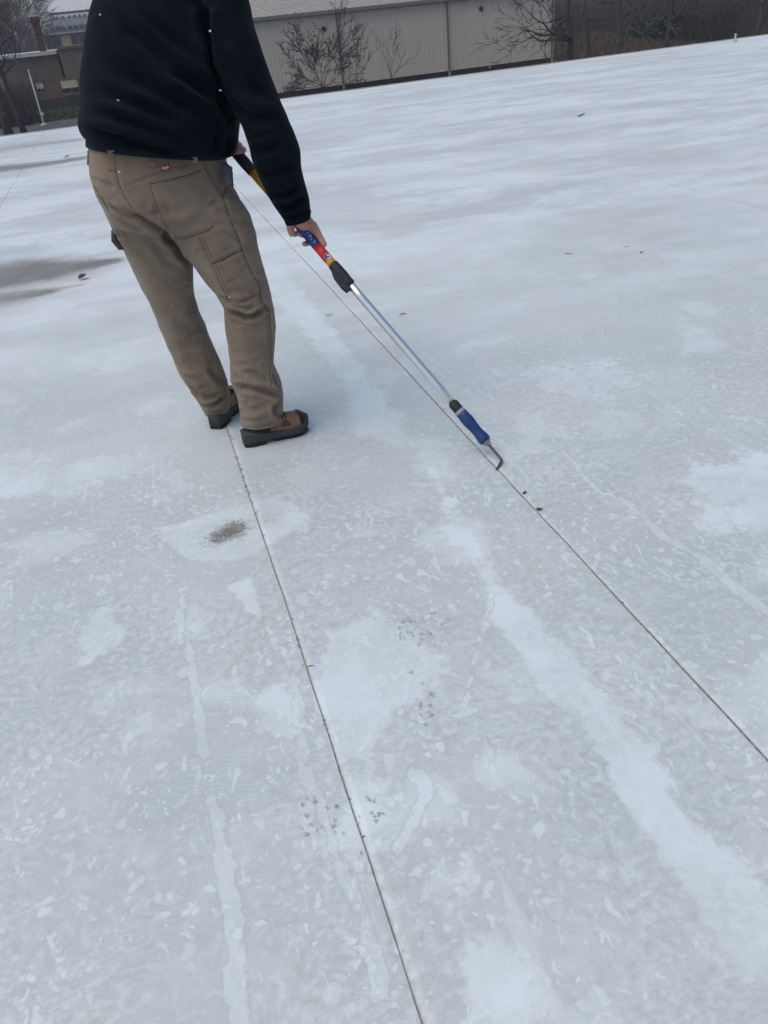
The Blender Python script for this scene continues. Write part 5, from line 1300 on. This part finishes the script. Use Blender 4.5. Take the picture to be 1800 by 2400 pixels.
def twig(label, pts, r, px, py, group=None):
    c = gnd(px, py, .004); mb = MB(); mb.tube([c+Vector((x, y, r+abs(y)*.05)) for x, y in pts], [r*.6]+[r]*(len(pts)-2)+[r*.5], 6); return tag(mb.build('twig', M['leaf']), label, 'twig', group)
twig('dark stick lying far out on the right of the roof', [(-.09, -.07), (0, .0), (.10, .08)], .008, 1362, 271)
twig('small crossed twig on the middle right of the roof', [(-.015, .02), (.0, 0), (.02, -.02)], .002, 1332, 595)
twig('short dark twig right of the small crossed twig', [(-.012, -.006), (.0, 0), (.015, .006)], .003, 1503, 592)
twig('faint twig beside the short dark twig, right half of the roof', [(-.02, .006), (.0, 0), (.02, -.003)], .0012, 1468, 578)
twig('curled lint thread on the roof left of the yellow tube', [(-.02, .0), (.0, .015), (.02, .0)], .0025, 945, 738)
def loop_thread(px, py, s_, label):
    c = gnd(px, py, .004); mb = MB(); mb.tube([c+Vector((s_*math.cos(w)*1.3, s_*math.sin(w)*.6, .0015)) for w in np.linspace(0, 5.2, 16)], .0015, 5); tag(mb.build('thread', M['tealthread']), label, 'thread')
M['tealthread'] = mat('grey_green_thread', (.22, .29, .30), .8)
loop_thread(772, 738, .018, 'grey-green thread loop between the right leg and the seam')
# stub vent at the far edge
p = gnd(1703, 97); mb = MB(); mb.tube([(p.x, p.y-.3, -.005), (p.x, p.y-.3, .13)], [.022, .022], 14); vp = empty('vent_pipe', (p.x, p.y-.3, 0)); tag(vp, 'short white vent pipe near the far right roof edge', 'vent pipe')
mb.build('pipe', M['whitepost'], vp, True); mb = MB(); mb.tube([(p.x, p.y-.3, .131), (p.x, p.y-.3, .145), (p.x, p.y-.3, .16)], [.03, .03, .012], 14); mb.build('cap', M['whitepost'], vp, True)
mb = MB(); mb.tube([(p.x, p.y-.3, .003), (p.x, p.y-.3, .03), (p.x, p.y-.3, .034)], [.06, .04, .03], 14); mb.build('flashing', M['whitepost'], vp, True)

# ------------------------------------------------------------------ falling snow
q = random.Random(77); mb = MB()
def snowflake(c, s_):
    u = Vector((q.gauss(0, 1), q.gauss(0, 1), q.gauss(0, 1))).normalized(); v = u.cross(Vector((q.gauss(0, 1), q.gauss(0, 1), q.gauss(0, 1)))).normalized(); w = u.cross(v)
    P = [c+u*s_*q.uniform(.5, 1.2), c-u*s_*q.uniform(.5, 1.2), c+v*s_*q.uniform(.5, 1.1), c-v*s_*q.uniform(.5, 1.1), c+w*s_*q.uniform(.4, 1), c-w*s_*q.uniform(.4, 1)]
    mb.add(P, [(0, 2, 4), (2, 1, 4), (1, 3, 4), (3, 0, 4), (2, 0, 5), (1, 2, 5), (3, 1, 5), (0, 3, 5)])
for _ in range(1500):
    y = q.uniform(1.6, 16); c = Vector((q.uniform(-.45*y-1, 1.0*y+1), y, q.uniform(.05, 3.2)))
    snowflake(c, q.uniform(.0014, .0030))
for px, py, Y in ((515, 212, 2.2), (276, 235, 2.3), (234, 34, 2.3), (279, 403, 2.5)):
    snowflake(at(px, py, Y), .0030); c = at(px+q.uniform(-4, 4), py+q.uniform(-4, 4), Y); snowflake(c, .0018)
tag(mb.build('falling_snow', M['snow']), 'small white snowflakes drifting in the air', 'snow', kind='stuff')
